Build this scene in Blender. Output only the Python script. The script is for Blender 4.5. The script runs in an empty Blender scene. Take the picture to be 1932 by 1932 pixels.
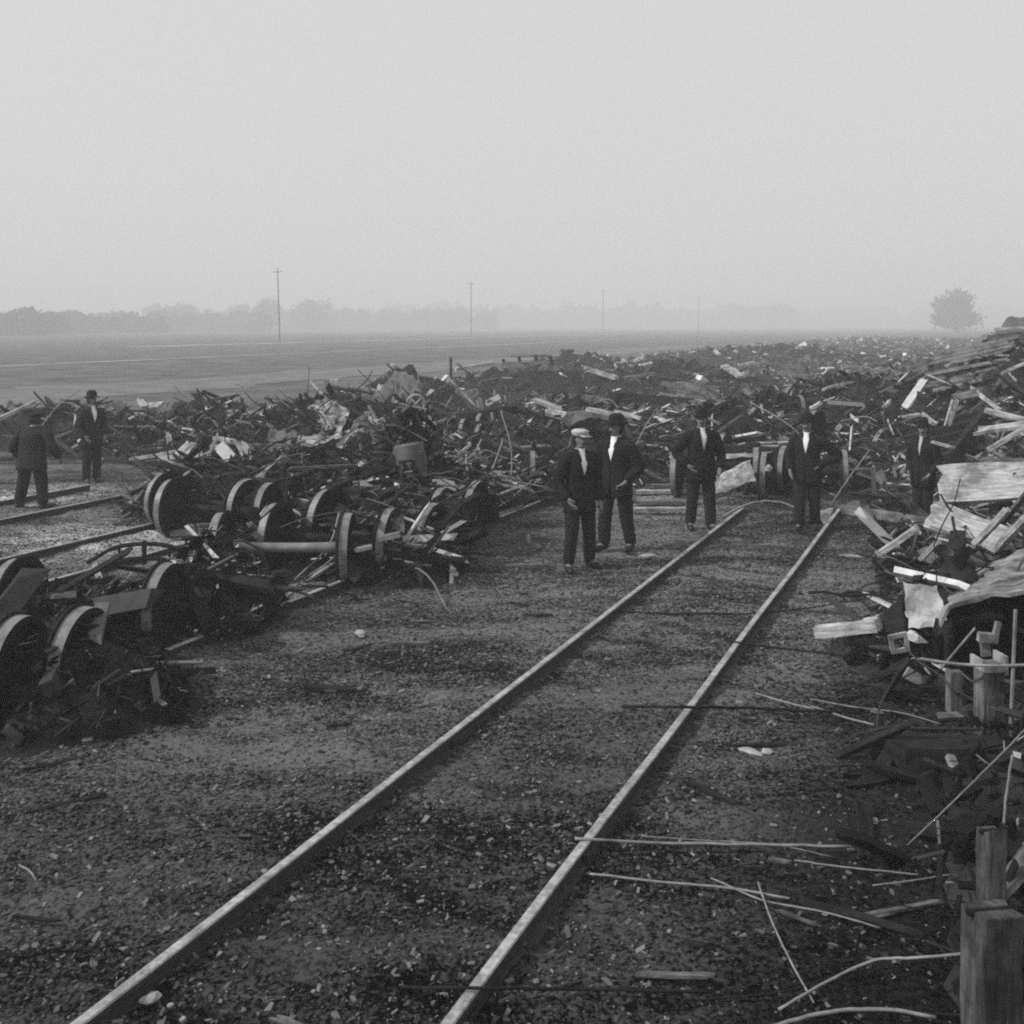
import bpy, math, random
import numpy as np
from mathutils import Vector, Matrix, Euler

random.seed(7)
rng = np.random.default_rng(11)
sc = bpy.context.scene
col = sc.collection
R = math.radians

# ------------------------------------------------------------------ camera, world, sun, exposure
CAM_H, FOC, HOR, MID = 3.15, 1932.0, 612.0, 966.0
cam_d = bpy.data.cameras.new("camera")
cam = bpy.data.objects.new("camera", cam_d)
col.objects.link(cam)
cam.location = (0, 0, CAM_H)
cam.rotation_euler = (R(90), 0, 0)
cam_d.sensor_width = 36.0
cam_d.lens = 36.0
cam_d.shift_y = -(MID - HOR) / FOC          # a view camera with its front lowered, back kept upright
cam_d.clip_start = 0.1
cam_d.clip_end = 9000
sc.camera = cam

SUN_EL, SUN_AZ = 40.0, 255.0                 # azimuth clockwise from +Y: low on the left, a little behind the viewer
world = bpy.data.worlds.new("World")
sc.world = world
world.use_nodes = True
wn, wl = world.node_tree.nodes, world.node_tree.links
wn.clear()
sky = wn.new("ShaderNodeTexSky")
sky.sky_type = 'NISHITA'
sky.sun_disc = False
sky.sun_elevation = R(SUN_EL)
sky.sun_rotation = R(SUN_AZ)
sky.air_density = 1.0
sky.dust_density = 6.0
sky.ozone_density = 1.0
bw = wn.new("ShaderNodeRGBToBW")
flat = wn.new("ShaderNodeMath"); flat.operation = 'MULTIPLY_ADD'
flat.inputs[1].default_value = 0.22
flat.inputs[2].default_value = 7.2
bg = wn.new("ShaderNodeBackground")
bg.inputs[1].default_value = 0.09
wo = wn.new("ShaderNodeOutputWorld")
wl.new(sky.outputs[0], bw.inputs[0])
wl.new(bw.outputs[0], flat.inputs[0])
wl.new(flat.outputs[0], bg.inputs[0])
wl.new(bg.outputs[0], wo.inputs[0])

sun_d = bpy.data.lights.new("sun", 'SUN')
sun_d.energy = 3.2
sun_d.angle = R(2.5)
sun_d.color = (1, 1, 1)
sun = bpy.data.objects.new("sun", sun_d)
col.objects.link(sun)
sdir = Vector((math.sin(R(SUN_AZ)) * math.cos(R(SUN_EL)), math.cos(R(SUN_AZ)) * math.cos(R(SUN_EL)), math.sin(R(SUN_EL))))
sun.rotation_euler = sdir.to_track_quat('Z', 'Y').to_euler()
sun.location = (-30, -10, 40)

vs = sc.view_settings
vs.view_transform = 'Standard'
vs.look = 'None'
vs.exposure = 0.0
vs.gamma = 1.0
sc.cycles.volume_bounces = 1
sc.cycles.max_bounces = 6
sc.cycles.diffuse_bounces = 3
sc.cycles.use_denoising = False      # the grain of the old plate is welcome
sc.cycles.filter_width = 2.0

# ------------------------------------------------------------------ helpers
def gp(x, y, z=0.0):
    """a measured spot of the photograph as a point at height z"""
    Y = (CAM_H - z) * FOC / (y - HOR)
    return Vector(((x - MID) * Y / FOC, Y, z))

def at(x, y, Y):
    return Vector(((x - MID) * Y / FOC, Y, CAM_H - (y - HOR) * Y / FOC))

TRK = 882.0 / FOC                             # the tracks run along (TRK, 1)
TDIR = Vector((TRK, 1, 0)).normalized()
TPERP = Vector((1, -TRK, 0)).normalized()
TYAW = math.atan2(-TRK, 1)                    # turn of local +Y onto the track direction

def tp(u, Y, z=0.0):
    return Vector((u + TRK * Y, Y, z))

def tag(o, label=None, cat=None, group=None, kind=None):
    if label: o['label'] = label
    if cat: o['category'] = cat
    if group: o['group'] = group
    if kind: o['kind'] = kind
    return o

def empty(name, loc=(0, 0, 0), rot=(0, 0, 0)):
    o = bpy.data.objects.new(name, None)
    o.empty_display_size = 0.2
    col.objects.link(o)
    o.location = loc
    o.rotation_euler = rot
    return o

class MB:
    def __init__(s):
        s.v, s.f, s.m = [], [], []
    def add(s, verts, faces, mi=0):
        b = len(s.v)
        s.v += [tuple(p) for p in verts]
        s.f += [tuple(b + i for i in f) for f in faces]
        s.m += [mi] * len(faces)
    def box(s, c, size, rot=None, mi=0, taper=1.0):
        hx, hy, hz = (d / 2 for d in size)
        vs_ = []
        for z in (-1, 1):
            k = 1 if z < 0 else taper
            for x, y in ((-1, -1), (1, -1), (1, 1), (-1, 1)):
                vs_.append(Vector((x * hx * k, y * hy * k, z * hz)))
        if rot is not None:
            m = rot if isinstance(rot, Matrix) else Euler(rot).to_matrix()
            vs_ = [m @ p for p in vs_]
        c = Vector(c)
        s.add([p + c for p in vs_], [(3, 2, 1, 0), (4, 5, 6, 7), (0, 1, 5, 4), (1, 2, 6, 5), (2, 3, 7, 6), (3, 0, 4, 7)], mi)
    def bar(s, p, q, w, t, mi=0, up=Vector((0, 0, 1))):
        p, q = Vector(p), Vector(q)
        d = (q - p)
        x = d.normalized()
        if abs(x.dot(up)) > 0.98: up = Vector((0, 1, 0))
        y = up.cross(x).normalized()
        z = x.cross(y)
        s.box((p + q) / 2, (d.length, w, t), Matrix((x, y, z)).transposed(), mi)
    def tube(s, pts, r, n=6, mi=0):
        pts = [Vector(p) for p in pts]
        rs = r if isinstance(r, (list, tuple)) else [r] * len(pts)
        rings, up = [], None
        for i, p in enumerate(pts):
            a = pts[max(0, i - 1)]; b = pts[min(len(pts) - 1, i + 1)]
            d = (b - a).normalized()
            if up is None:
                up = Vector((0, 0, 1)) if abs(d.z) < 0.9 else Vector((0, 1, 0))
            x = up.cross(d).normalized(); up = d.cross(x).normalized()
            rings.append([p + (x * math.cos(2 * math.pi * k / n) + up * math.sin(2 * math.pi * k / n)) * rs[i] for k in range(n)])
        vs_ = [p for g in rings for p in g]
        fs = []
        for i in range(len(rings) - 1):
            for k in range(n):
                k2 = (k + 1) % n
                fs.append((i * n + k, i * n + k2, (i + 1) * n + k2, (i + 1) * n + k))
        fs.append(tuple(range(n - 1, -1, -1)))
        fs.append(tuple((len(rings) - 1) * n + k for k in range(n)))
        s.add(vs_, fs, mi)
    def lathe_x(s, prof, n=40, mi=0):
        """closed profile of (x, r), turned about the X axis"""
        m = len(prof)
        vs_, fs = [], []
        for k in range(n):
            a = 2 * math.pi * k / n
            for x, r in prof:
                vs_.append((x, r * math.cos(a), r * math.sin(a)))
        for k in range(n):
            k2 = (k + 1) % n
            for i in range(m):
                j = (i + 1) % m
                fs.append((k * m + i, k * m + j, k2 * m + j, k2 * m + i))
        s.add(vs_, fs, mi)
    def mesh(s, name, mats, smooth=False):
        me = bpy.data.meshes.new(name)
        me.from_pydata(s.v, [], s.f)
        for m in (mats if isinstance(mats, (list, tuple)) else [mats]): me.materials.append(m)
        me.polygons.foreach_set('material_index', s.m)
        if smooth: me.polygons.foreach_set('use_smooth', [True] * len(me.polygons))
        me.update()
        return me
    def build(s, name, mats, parent=None, smooth=False):
        o = bpy.data.objects.new(name, s.mesh(name, mats, smooth))
        col.objects.link(o)
        if parent is not None: o.parent = parent
        return o

def np_mesh(name, v, f, mat, parent=None, smooth=False):
    """v (n,3) and quads f (m,4) as numpy arrays"""
    me = bpy.data.meshes.new(name)
    me.vertices.add(len(v)); me.vertices.foreach_set('co', np.asarray(v, np.float32).ravel())
    m = len(f)
    me.loops.add(m * 4); me.loops.foreach_set('vertex_index', np.asarray(f, np.int32).ravel())
    me.polygons.add(m)
    me.polygons.foreach_set('loop_start', np.arange(0, m * 4, 4, dtype=np.int32))
    me.polygons.foreach_set('use_smooth', np.full(m, smooth, dtype=bool))
    me.update(calc_edges=True)
    me.validate()
    me.materials.append(mat)
    o = bpy.data.objects.new(name, me)
    col.objects.link(o)
    if parent is not None: o.parent = parent
    return o

def copy_tree(o, parent=None):
    c = o.copy(); col.objects.link(c)
    if parent is not None: c.parent = parent
    for ch in o.children: copy_tree(ch, c)
    return c

# value noise in numpy, the same everywhere it is asked for
_tab = rng.random((256, 256))
def vnoise(x, y, s):
    x = np.asarray(x, float) / s + 1000.3; y = np.asarray(y, float) / s + 1000.7
    xi, yi = np.floor(x).astype(int), np.floor(y).astype(int)
    fx, fy = x - xi, y - yi
    fx = fx * fx * (3 - 2 * fx); fy = fy * fy * (3 - 2 * fy)
    g = lambda a, b: _tab[a % 256, b % 256]
    return (g(xi, yi) * (1 - fx) + g(xi + 1, yi) * fx) * (1 - fy) + (g(xi, yi + 1) * (1 - fx) + g(xi + 1, yi + 1) * fx) * fy
def sstep(x, a, b):
    t = np.clip((np.asarray(x, float) - a) / (b - a), 0, 1)
    return t * t * (3 - 2 * t)

# ------------------------------------------------------------------ materials (a black-and-white photograph: every colour is a grey)
def grey(v): return (v, v, v, 1)

def mat(name, lo, hi, scale=6.0, stretch=(1, 1, 1), rough=0.85, bump=0.3, metallic=0.0, island=0.0, detail=6.0, spec=0.25, stain=0.0):
    m = bpy.data.materials.new(name)
    m.use_nodes = True
    n, l = m.node_tree.nodes, m.node_tree.links
    b = n["Principled BSDF"]
    tc = n.new("ShaderNodeTexCoord")
    mp = n.new("ShaderNodeMapping"); mp.inputs['Scale'].default_value = stretch
    nz = n.new("ShaderNodeTexNoise"); nz.inputs['Scale'].default_value = scale; nz.inputs['Detail'].default_value = detail; nz.inputs['Roughness'].default_value = 0.7
    cr = n.new("ShaderNodeValToRGB")
    cr.color_ramp.elements[0].position = 0.3; cr.color_ramp.elements[0].color = grey(lo)
    cr.color_ramp.elements[1].position = 0.7; cr.color_ramp.elements[1].color = grey(hi)
    l.new(tc.outputs['Object'], mp.inputs[0]); l.new(mp.outputs[0], nz.inputs[0]); l.new(nz.outputs[0], cr.inputs[0])
    src = cr.outputs[0]
    if stain:
        z2 = n.new("ShaderNodeTexNoise"); z2.inputs['Scale'].default_value = 3.2; z2.inputs['Detail'].default_value = 7; z2.inputs['Roughness'].default_value = .7
        c3 = n.new("ShaderNodeValToRGB")
        c3.color_ramp.elements[0].position = .40; c3.color_ramp.elements[0].color = grey(1 - stain * 1.3)
        c3.color_ramp.elements[1].position = .56; c3.color_ramp.elements[1].color = grey(1)
        m2 = n.new("ShaderNodeMix"); m2.data_type = 'RGBA'; m2.blend_type = 'MULTIPLY'; m2.inputs[0].default_value = 1
        oi = n.new("ShaderNodeObjectInfo"); va = n.new("ShaderNodeVectorMath"); va.operation = 'ADD'
        l.new(tc.outputs['Object'], va.inputs[0]); l.new(oi.outputs['Location'], va.inputs[1])
        l.new(va.outputs[0], z2.inputs[0]); l.new(z2.outputs[0], c3.inputs[0])
        l.new(src, m2.inputs[6]); l.new(c3.outputs[0], m2.inputs[7]); src = m2.outputs[2]
    if island:
        ge = n.new("ShaderNodeNewGeometry")
        c2 = n.new("ShaderNodeValToRGB")
        e = c2.color_ramp.elements
        e[0].position = 0; e[0].color = grey(0.25)
        e[1].position = 1; e[1].color = grey(1.0)
        for p, v in island: 
            q = e.new(p); q.color = grey(v)
        mx = n.new("ShaderNodeMix"); mx.data_type = 'RGBA'; mx.blend_type = 'MULTIPLY'; mx.inputs[0].default_value = 1
        l.new(ge.outputs['Random Per Island'], c2.inputs[0])
        l.new(src, mx.inputs[6]); l.new(c2.outputs[0], mx.inputs[7])
        src = mx.outputs[2]
    l.new(src, b.inputs['Base Color'])
    b.inputs['Roughness'].default_value = rough
    b.inputs['Metallic'].default_value = metallic
    b.inputs['Specular IOR Level'].default_value = spec
    if bump:
        bp = n.new("ShaderNodeBump"); bp.inputs['Strength'].default_value = bump; bp.inputs['Distance'].default_value = 0.02
        l.new(nz.outputs[0], bp.inputs['Height']); l.new(bp.outputs[0], b.inputs['Normal'])
    return m

M = {}
M['wood_pale'] = mat('wood_pale', 0.20, 0.62, 5, (0.9, 8, 8), 0.8, 0.7, stain=.45)
M['timber'] = mat('timber', 0.05, 0.24, 5, (8, 8, .7), 0.85, 0.6, stain=.5)
M['wood_post'] = mat('wood_post', 0.02, 0.15, 5, (.8, 9, 9), 0.85, 0.7, stain=.5)
M['deck'] = mat('deck', 0.10, 0.36, 5, (1, 1, 1), 0.8, 0.6, stain=.6)
M['wood_grey'] = mat('wood_grey', 0.06, 0.24, 5, (0.9, 8, 8), 0.85, 0.6, stain=.5)
M['char'] = mat('char', 0.008, 0.035, 7, (1, 3, 3), 0.9, 0.8, spec=0.06)
M['iron'] = mat('iron', 0.007, 0.024, 9, (1, 1, 1), 0.7, 0.4, spec=0.06)
M['iron_worn'] = mat('iron_worn', 0.07, 0.26, 6, (1, 1, 1), 0.5, 0.15, spec=0.5)
M['rod_pale'] = mat('rod_pale', 0.09, 0.30, 9, (1, 1, 1), 0.6, 0.2)
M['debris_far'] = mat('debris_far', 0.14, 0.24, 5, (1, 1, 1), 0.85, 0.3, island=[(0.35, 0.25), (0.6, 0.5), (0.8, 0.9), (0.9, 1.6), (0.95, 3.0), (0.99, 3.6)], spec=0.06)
M['wire'] = mat('wire', 0.05, 0.10, 5, (1, 1, 1), 0.85, 0.2, island=[(0.5, 0.25), (0.8, 0.8), (0.95, 2.2)], spec=0.06)
M['soot'] = mat('soot', 0.02, 0.04, 5, (1, 1, 1), 0.9, 0.3, island=[(0.5, 0.4), (0.85, 0.8), (0.95, 2.0), (0.99, 9.0)], spec=0.06)
M['rail_top'] = mat('rail_top', 0.16, 0.52, 22, (1, 1, 1), 0.5, 0.15, spec=0.4, stain=.3)
M['rail_side'] = mat('rail_side', 0.02, 0.06, 20, (1, 1, 1), 0.8, 0.3)
M['sheet'] = mat('sheet', 0.14, 0.50, 4, (1, 1, 1), 0.6, 0.4, spec=0.4, stain=.5)
M['sheet_dark'] = mat('sheet_dark', 0.04, 0.13, 4, (1, 1, 1), 0.6, 0.3)
M['stone'] = mat('stone', 0.20, 0.44, 8, (1, 1, 1), 0.9, 0.5)
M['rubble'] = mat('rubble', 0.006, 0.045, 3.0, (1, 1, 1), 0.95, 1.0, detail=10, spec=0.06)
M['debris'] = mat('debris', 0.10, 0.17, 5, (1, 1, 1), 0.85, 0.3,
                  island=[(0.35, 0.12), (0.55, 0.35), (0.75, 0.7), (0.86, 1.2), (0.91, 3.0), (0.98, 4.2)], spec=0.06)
M['gravel'] = mat('gravel', 0.10, 0.16, 20, (1, 1, 1), 0.95, 0.2, island=[(0.3, 0.2), (0.7, 0.7), (0.92, 1.2), (0.985, 1.7)])
M['coat_black'] = mat('coat_black', 0.008, 0.022, 30, (1, 1, 1), 0.95, 0.3, spec=0.1)
M['coat_dark'] = mat('coat_dark', 0.014, 0.035, 30, (1, 1, 1), 0.95, 0.3, spec=0.1)
M['trousers'] = mat('trousers', 0.010, 0.028, 30, (1, 1, 1), 0.95, 0.3, spec=0.1)
M['felt'] = mat('felt', 0.010, 0.02, 30, (1, 1, 1), 0.9, 0.2, spec=0.1)
M['cap_pale'] = mat('cap_pale', 0.32, 0.5, 30, (1, 1, 1), 0.9, 0.2, spec=0.1)
M['shirt'] = mat('shirt', 0.75, 0.85, 20, (1, 1, 1), 0.8, 0.1, spec=0.1)
M['skin'] = mat('skin', 0.12, 0.19, 12, (1, 1, 1), 0.6, 0.1)
M['eye'] = mat('eye', 0.01, 0.02, 12, (1, 1, 1), 0.3, 0)
M['hair'] = mat('hair', 0.012, 0.03, 60, (1, 1, 1), 0.8, 0.4)
M['shoe'] = mat('shoe', 0.008, 0.02, 20, (1, 1, 1), 0.5, 0.1)
M['leaf'] = mat('leaf', 0.035, 0.09, 2, (1, 1, 1), 0.9, 0)
M['bark'] = mat('bark', 0.03, 0.07, 6, (1, 1, 1), 0.9, 0.3)
M['grass'] = mat('grass', 0.06, 0.14, 2, (1, 1, 1), 0.9, 0)

def ground_material(name, lo, hi, big, bumpy):
    m = bpy.data.materials.new(name); m.use_nodes = True
    n, l = m.node_tree.nodes, m.node_tree.links
    b = n["Principled BSDF"]; b.inputs['Roughness'].default_value = 0.95; b.inputs['Specular IOR Level'].default_value = 0.04
    tc = n.new("ShaderNodeTexCoord")
    def noise(scale, det, st=(1, 1, 1)):
        mp = n.new("ShaderNodeMapping"); mp.inputs['Scale'].default_value = st
        z = n.new("ShaderNodeTexNoise"); z.inputs['Scale'].default_value = scale; z.inputs['Detail'].default_value = det; z.inputs['Roughness'].default_value = 0.75
        l.new(tc.outputs['Object'], mp.inputs[0]); l.new(mp.outputs[0], z.inputs[0])
        return z
    fine = noise(19.0, 10)
    patch = noise(big, 4, (0.35, 1, 1))
    vor = n.new("ShaderNodeTexVoronoi"); vor.inputs['Scale'].default_value = 55
    l.new(tc.outputs['Object'], vor.inputs[0])
    bwv = n.new("ShaderNodeRGBToBW"); l.new(vor.outputs['Color'], bwv.inputs[0])
    def math_(op, a, c):
        q = n.new("ShaderNodeMath"); q.operation = op
        for i, z in enumerate((a, c)):
            if isinstance(z, (int, float)): q.inputs[i].default_value = z
            else: l.new(z, q.inputs[i])
        return q.outputs[0]
    s = math_('ADD', math_('MULTIPLY', fine.outputs[0], 0.75), math_('MULTIPLY', patch.outputs[0], 0.72))
    s = math_('ADD', s, math_('MULTIPLY', bwv.outputs[0], 0.26))
    cr = n.new("ShaderNodeValToRGB")
    cr.color_ramp.elements[0].position = 0.77; cr.color_ramp.elements[0].color = grey(lo)
    cr.color_ramp.elements[1].position = 0.97; cr.color_ramp.elements[1].color = grey(hi)
    l.new(s, cr.inputs[0])
    at_ = n.new("ShaderNodeAttribute"); at_.attribute_name = "soil_vignette"
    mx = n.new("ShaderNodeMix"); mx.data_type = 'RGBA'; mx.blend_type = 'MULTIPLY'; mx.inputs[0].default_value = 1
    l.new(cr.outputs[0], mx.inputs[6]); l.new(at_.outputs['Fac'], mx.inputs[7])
    l.new(mx.outputs[2], b.inputs['Base Color'])
    bp = n.new("ShaderNodeBump"); bp.inputs['Strength'].default_value = bumpy; bp.inputs['Distance'].default_value = 0.03
    l.new(math_('ADD', fine.outputs[0], math_('MULTIPLY', bwv.outputs[0], 0.25)), bp.inputs['Height']); l.new(bp.outputs[0], b.inputs['Normal'])
    return m
M['cinder'] = ground_material('cinder', 0.004, 0.13, 0.9, 1.0)
M['field'] = mat('field', 0.02, 0.14, 0.30, (1, 1, 1), 0.95, 0.2, detail=9)
M['lane'] = mat('lane', 0.22, 0.36, 0.08, (1, 1, 1), 0.95, 0.2)
M['lane_dull'] = mat('lane_dull', 0.08, 0.18, 0.5, (1, 1, 1), 0.95, 0.2)

# ------------------------------------------------------------------ the ground: one sheet out to the horizon
def axis(fine_a, fine_b, step, far_a, far_b, g=1.13):
    a = list(np.arange(fine_a, fine_b, step))
    s, x = step, fine_b
    up = []
    while x < far_b: up.append(x); s *= g; x += s
    up.append(far_b)
    s, x, dn = step, fine_a - step, []
    while x > far_a: dn.append(x); s *= g; x -= s
    dn.append(far_a)
    return np.array(dn[::-1] + a + up)

WREL = [(-60, 26), (-24, 25), (-18, 22), (-14, 19.5), (-11.8, 17.0), (-10.6, 14.8), (-8.6, 14.6), (-8.0, 16.5), (-7.2, 19.5), (-5.2, 20.8), (-4.6, 18.4), (-2.0, 18.4), (-1.4, 12.8), (-0.6, 8.5), (0.6, 6.0)]
FRONT = [  # heaps standing by themselves in front of the mass: X, Y, rx, ry, height
    (-1.50, 15.8, 0.74, 2.3, 1.28), (-1.55, 12.9, 0.85, 0.7, 0.55), (-3.15, 11.0, 0.62, 0.75, 0.95), (-4.3, 10.2, 1.0, 0.8, 0.45), (-3.7, 8.3, 1.05, 0.75, 0.62), (4.2, 7.5, 0.9, 0.7, 0.50), (3.4, 6.4, 0.8, 0.7, 0.40), (2.75, 5.6, 0.5, 0.5, 0.34), (2.35, 4.8, 0.4, 0.5, 0.26), (-4.4, 9.2, 1.1, 0.8, 0.4),
    (-2.3, 14.6, 0.8, 1.2, 0.45), (-3.4, 13.9, 0.6, 0.6, 0.3), (4.5, 9.7, 1.3, 0.9, 0.75), (-4.9, 17.2, 1.3, 0.9, 0.95), (-3.2, 16.6, 1.1, 0.9, 0.7)]
def front_h(X, Y):
    h = 0
    for hx, hy, rx, ry, hh in FRONT:
        h = h + hh * np.exp(-(((X - hx) / rx) ** 2 + ((Y - hy) / ry) ** 2) * 1.3)
    return np.maximum(h * (.75 + .45 * vnoise(X, Y, .6)) - .10, 0) * 1.12
HEAPS = [  # X, Y, rx, ry, height
    (-3.5, 35, 1.6, 2.4, 1.25), (-3.0, 27, 1.6, 2.0, 0.6), (-6.0, 19.6, 1.6, 1.6, 0.95), (-12.2, 27, 2.2, 2.0, 0.8),
    (1.6, 22.5, 1.4, 1.6, 1.0), (4.9, 23.6, 1.0, 1.3, 1.25), (8.6, 26, 2.2, 3.2, 1.55), (11.0, 23.5, 1.6, 2.0, 1.3),
    (-7.6, 26, 1.6, 1.6, 0.7), (-4.2, 24.5, 1.7, 1.6, 0.95), (0.2, 42, 4, 3, 0.9), (7, 46, 4, 4, 1.1), (15, 38, 4, 5, 1.2), (24, 52, 5, 6, 1.3),
    (-12, 44, 3, 3, 0.8), (2.8, 60, 6, 6, 1.0), (20, 80, 8, 8, 1.2)]
def wreck_mask(X, Y):
    u = X - TRK * Y
    yf = np.interp(u, [a for a, _ in WREL], [b for _, b in WREL]) + (vnoise(X, Y, 1.3) - 0.5) * 1.4
    return sstep(Y - yf, -0.2, 1.3) * sstep(u + 9 * (vnoise(X, Y, 7) - .5), -28.5, -24) * (1 - sstep(u, 26, 34)) * (1 - sstep(Y, 210, 240))
def wreck_h(X, Y):
    X = np.asarray(X, float); Y = np.asarray(Y, float)
    u = X - TRK * Y
    m = wreck_mask(X, Y)
    h = 0.04 + 0.55 * vnoise(X, Y, 1.9) ** 2 + 0.35 * vnoise(X + 31, Y, 0.7) ** 2 + 0.25 * vnoise(X, Y + 17, 5.0)
    h *= (0.35 + 0.65 * sstep(Y, 13, 22)) * .72
    h += sstep(u, -0.9, 1.8) * sstep(Y, 9, 19) * (1.0 + 0.7 * vnoise(X, Y, 3.5))
    for hx, hy, rx, ry, hh in HEAPS:
        h += hh * np.exp(-(((X - hx) / rx) ** 2 + ((Y - hy) / ry) ** 2) * 1.1)
    return h * m + front_h(X, Y)

gx = axis(-9, 6.5, 0.045, -1600, 1600, 1.10)
gy = axis(3.2, 19, 0.045, -60, 1500, 1.10)
GX, GY = np.meshgrid(gx, gy)
U = GX - TRK * GY
near = 1 - sstep(np.hypot(GX, GY - 8), 14, 30)
hz = (vnoise(GX, GY, 0.9) - 0.5) * 0.05 + (vnoise(GX, GY, 0.22) - 0.5) * 0.035 + (vnoise(GX, GY, 0.1) - 0.5) * 0.02
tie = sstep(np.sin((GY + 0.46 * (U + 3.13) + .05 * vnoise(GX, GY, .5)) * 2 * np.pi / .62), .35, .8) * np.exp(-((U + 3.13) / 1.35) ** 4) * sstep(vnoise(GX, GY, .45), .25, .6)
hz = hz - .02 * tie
hz = hz * near
on_track = np.exp(-((U + 3.945) / 0.13) ** 2) + np.exp(-((U + 2.322) / 0.13) ** 2)
hz = hz * (1 - 0.8 * np.clip(on_track, 0, 1)) - 0.012 * np.clip(on_track, 0, 1)
GZ = hz
nx, ny = len(gx), len(gy)
idx = np.arange(nx * ny).reshape(ny, nx)
F = np.stack([idx[:-1, :-1], idx[:-1, 1:], idx[1:, 1:], idx[1:, :-1]], -1).reshape(-1, 4)
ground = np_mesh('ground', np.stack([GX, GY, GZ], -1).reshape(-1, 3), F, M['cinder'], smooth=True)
tag(ground, kind='structure')
# ground tone: sooty under wreckage, sandy where bare between sidings, plus painted vignette
soil_vignette = 1.0 + 0.25 * (vnoise(GX, GY, 2.4) - 0.5)
def blob(x, y, rx, ry): 
    p = gp(x, y); return np.exp(-(((GX - p.x) / rx) ** 2 + ((GY - p.y) / ry) ** 2))
soil_vignette += 2.6 * np.clip(blob(120, 1020, 2.2, 1.5) + blob(330, 1015, 1.2, .6) + blob(20, 940, 1.6, 1.2) + 0.7 * blob(545, 1105, 0.5, 0.9), 0, 1)
soil_vignette += 1.2 * blob(1260, 930, 1.3, 2.5) + 0.4 * blob(1330, 1090, 2.2, 3.0)
soil_vignette *= 1 - 0.72 * sstep(U + .5 * (vnoise(GX, GY, .8) - .5), -1.9, -0.7) * (1 - sstep(GY, 9.5, 12))  # darker right of the right rail, over the nearer ground
soil_vignette *= 1 - 0.55 * np.clip(wreck_mask(GX, GY) + front_h(GX, GY) * 3, 0, 1)
soil_vignette *= 1 - 0.42 * np.exp(-((GY - 3.6 + 1.2 * vnoise(GX, GY, 1.5)) / 3.0) ** 2)  # lens vignette painted into the ground colour, darker toward the camera
soil_vignette *= 1 + .3 * sstep(GY, 6, 9.5) + .25 * (vnoise(GX * .45, GY * 1.6, .5) - .5)
soil_vignette *= 1 - .62 * tie
soil_vignette *= 1 - .25 * np.exp(-((U + 3.2) / .9) ** 2) * (1 - sstep(GY, 9, 13))
a = ground.data.attributes.new("soil_vignette", 'FLOAT', 'POINT')
a.data.foreach_set('value', soil_vignette.astype(np.float32).ravel())

def flat_sheet(name, quads, z, m):
    b = MB()
    for q in quads: b.add([(p[0], p[1], z) for p in q], [(0, 1, 2, 3)])
    return tag(b.build(name, m), kind='structure')
def strip(u0, u1, y0, y1, n=24, wob=0.0):
    out = []
    ys = np.linspace(y0, y1, n + 1)
    e = lambda u, y, k: u + (wob * 4 * (float(vnoise(y + k, u, 9)) - .5) + wob * 3 * (float(vnoise(y + k, u, 2.6)) - .5) if wob else 0)
    for i in range(n):
        a_, b_ = ys[i], ys[i + 1]
        out.append((tp(e(u0, a_, 0), a_), tp(e(u1, a_, 50), a_), tp(e(u1, b_, 50), b_), tp(e(u0, b_, 0), b_)))
    return out
flat_sheet('field', strip(-700, -27.0, 20, 900, 30), 0.03, M['field'])
flat_sheet('dirt_road', strip(-45, -37.5, 30, 150, 200, 1.1), 0.05, M['lane_dull'])
flat_sheet('footpath', strip(-73, -71.6, 60, 260, 200, 0.25), 0.07, M['lane'])
flat_sheet('bank_path', strip(-118, -114, 140, 330, 160, 0.6), 0.07, M['lane'])

# ------------------------------------------------------------------ tracks
def rail_profile():
    return [(-.06, 0), (.06, 0), (.06, .012), (.012, .028), (.010, .095), (.030, .104), (.030, .128), (.024, .136), (-.024, .136), (-.030, .128), (-.030, .104), (-.010, .095), (-.012, .028), (-.06, .012)]
def rail(u, y0, y1, label, z=-0.035, bend=None, n=60):
    pr = rail_profile()
    b = MB()
    rings = []
    for i in range(n + 1):
        t = i / n
        Y = y0 + (y1 - y0) * t
        uu = u + 0.005 * math.sin(Y * 1.3 + u)
        zz = z + 0.004 * math.sin(Y * 1.1 + u * 2)
        if bend: 
            du, dz = bend(t); uu += du; zz += dz
        c = tp(uu, Y, zz)
        rings.append([c + TPERP * px + Vector((0, 0, pz)) for px, pz in pr])
    m = len(pr)
    vs_ = [p for r in rings for p in r]
    for k in range(m):
        k2 = (k + 1) % m
        fs = [(i * m + k, i * m + k2, (i + 1) * m + k2, (i + 1) * m + k) for i in range(n)]
        base = len(b.v)
        if k == 0: b.v += [tuple(p) for p in vs_]
        b.f += fs; b.m += [1 if 5 < k < 10 else 0] * n
    b.f += [tuple(range(m)), tuple(n * m + k for k in range(m - 1, -1, -1))]; b.m += [0, 0]
    return tag(b.build('rail', [M['rail_side'], M['rail_top']]), label, 'rail', 'rails of the yard tracks')
UL, UR = -3.945, -2.322
rl = rail(UL, 3.9, 17.25, 'long pale rail on the left side of the clear track running away from the viewer', n=110)
rr = rail(UR, 3.6, 17.3, 'long pale rail on the right side of the clear track, crossed by dark rods', n=110)
def joint_bar(parent, u, Y, side):
    b = MB()
    p = tp(u, Y - .28, .025) + TPERP * side * .03; q = tp(u, Y + .28, .025) + TPERP * side * .03
    b.bar(p, q, .022, .07)
    for k in range(4):
        c = p.lerp(q, .14 + .24 * k)
        b.box(c + TPERP * side * .015, (.03, .03, .03))
    b.build('joint_bar', M['rail_side'], parent)
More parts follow.
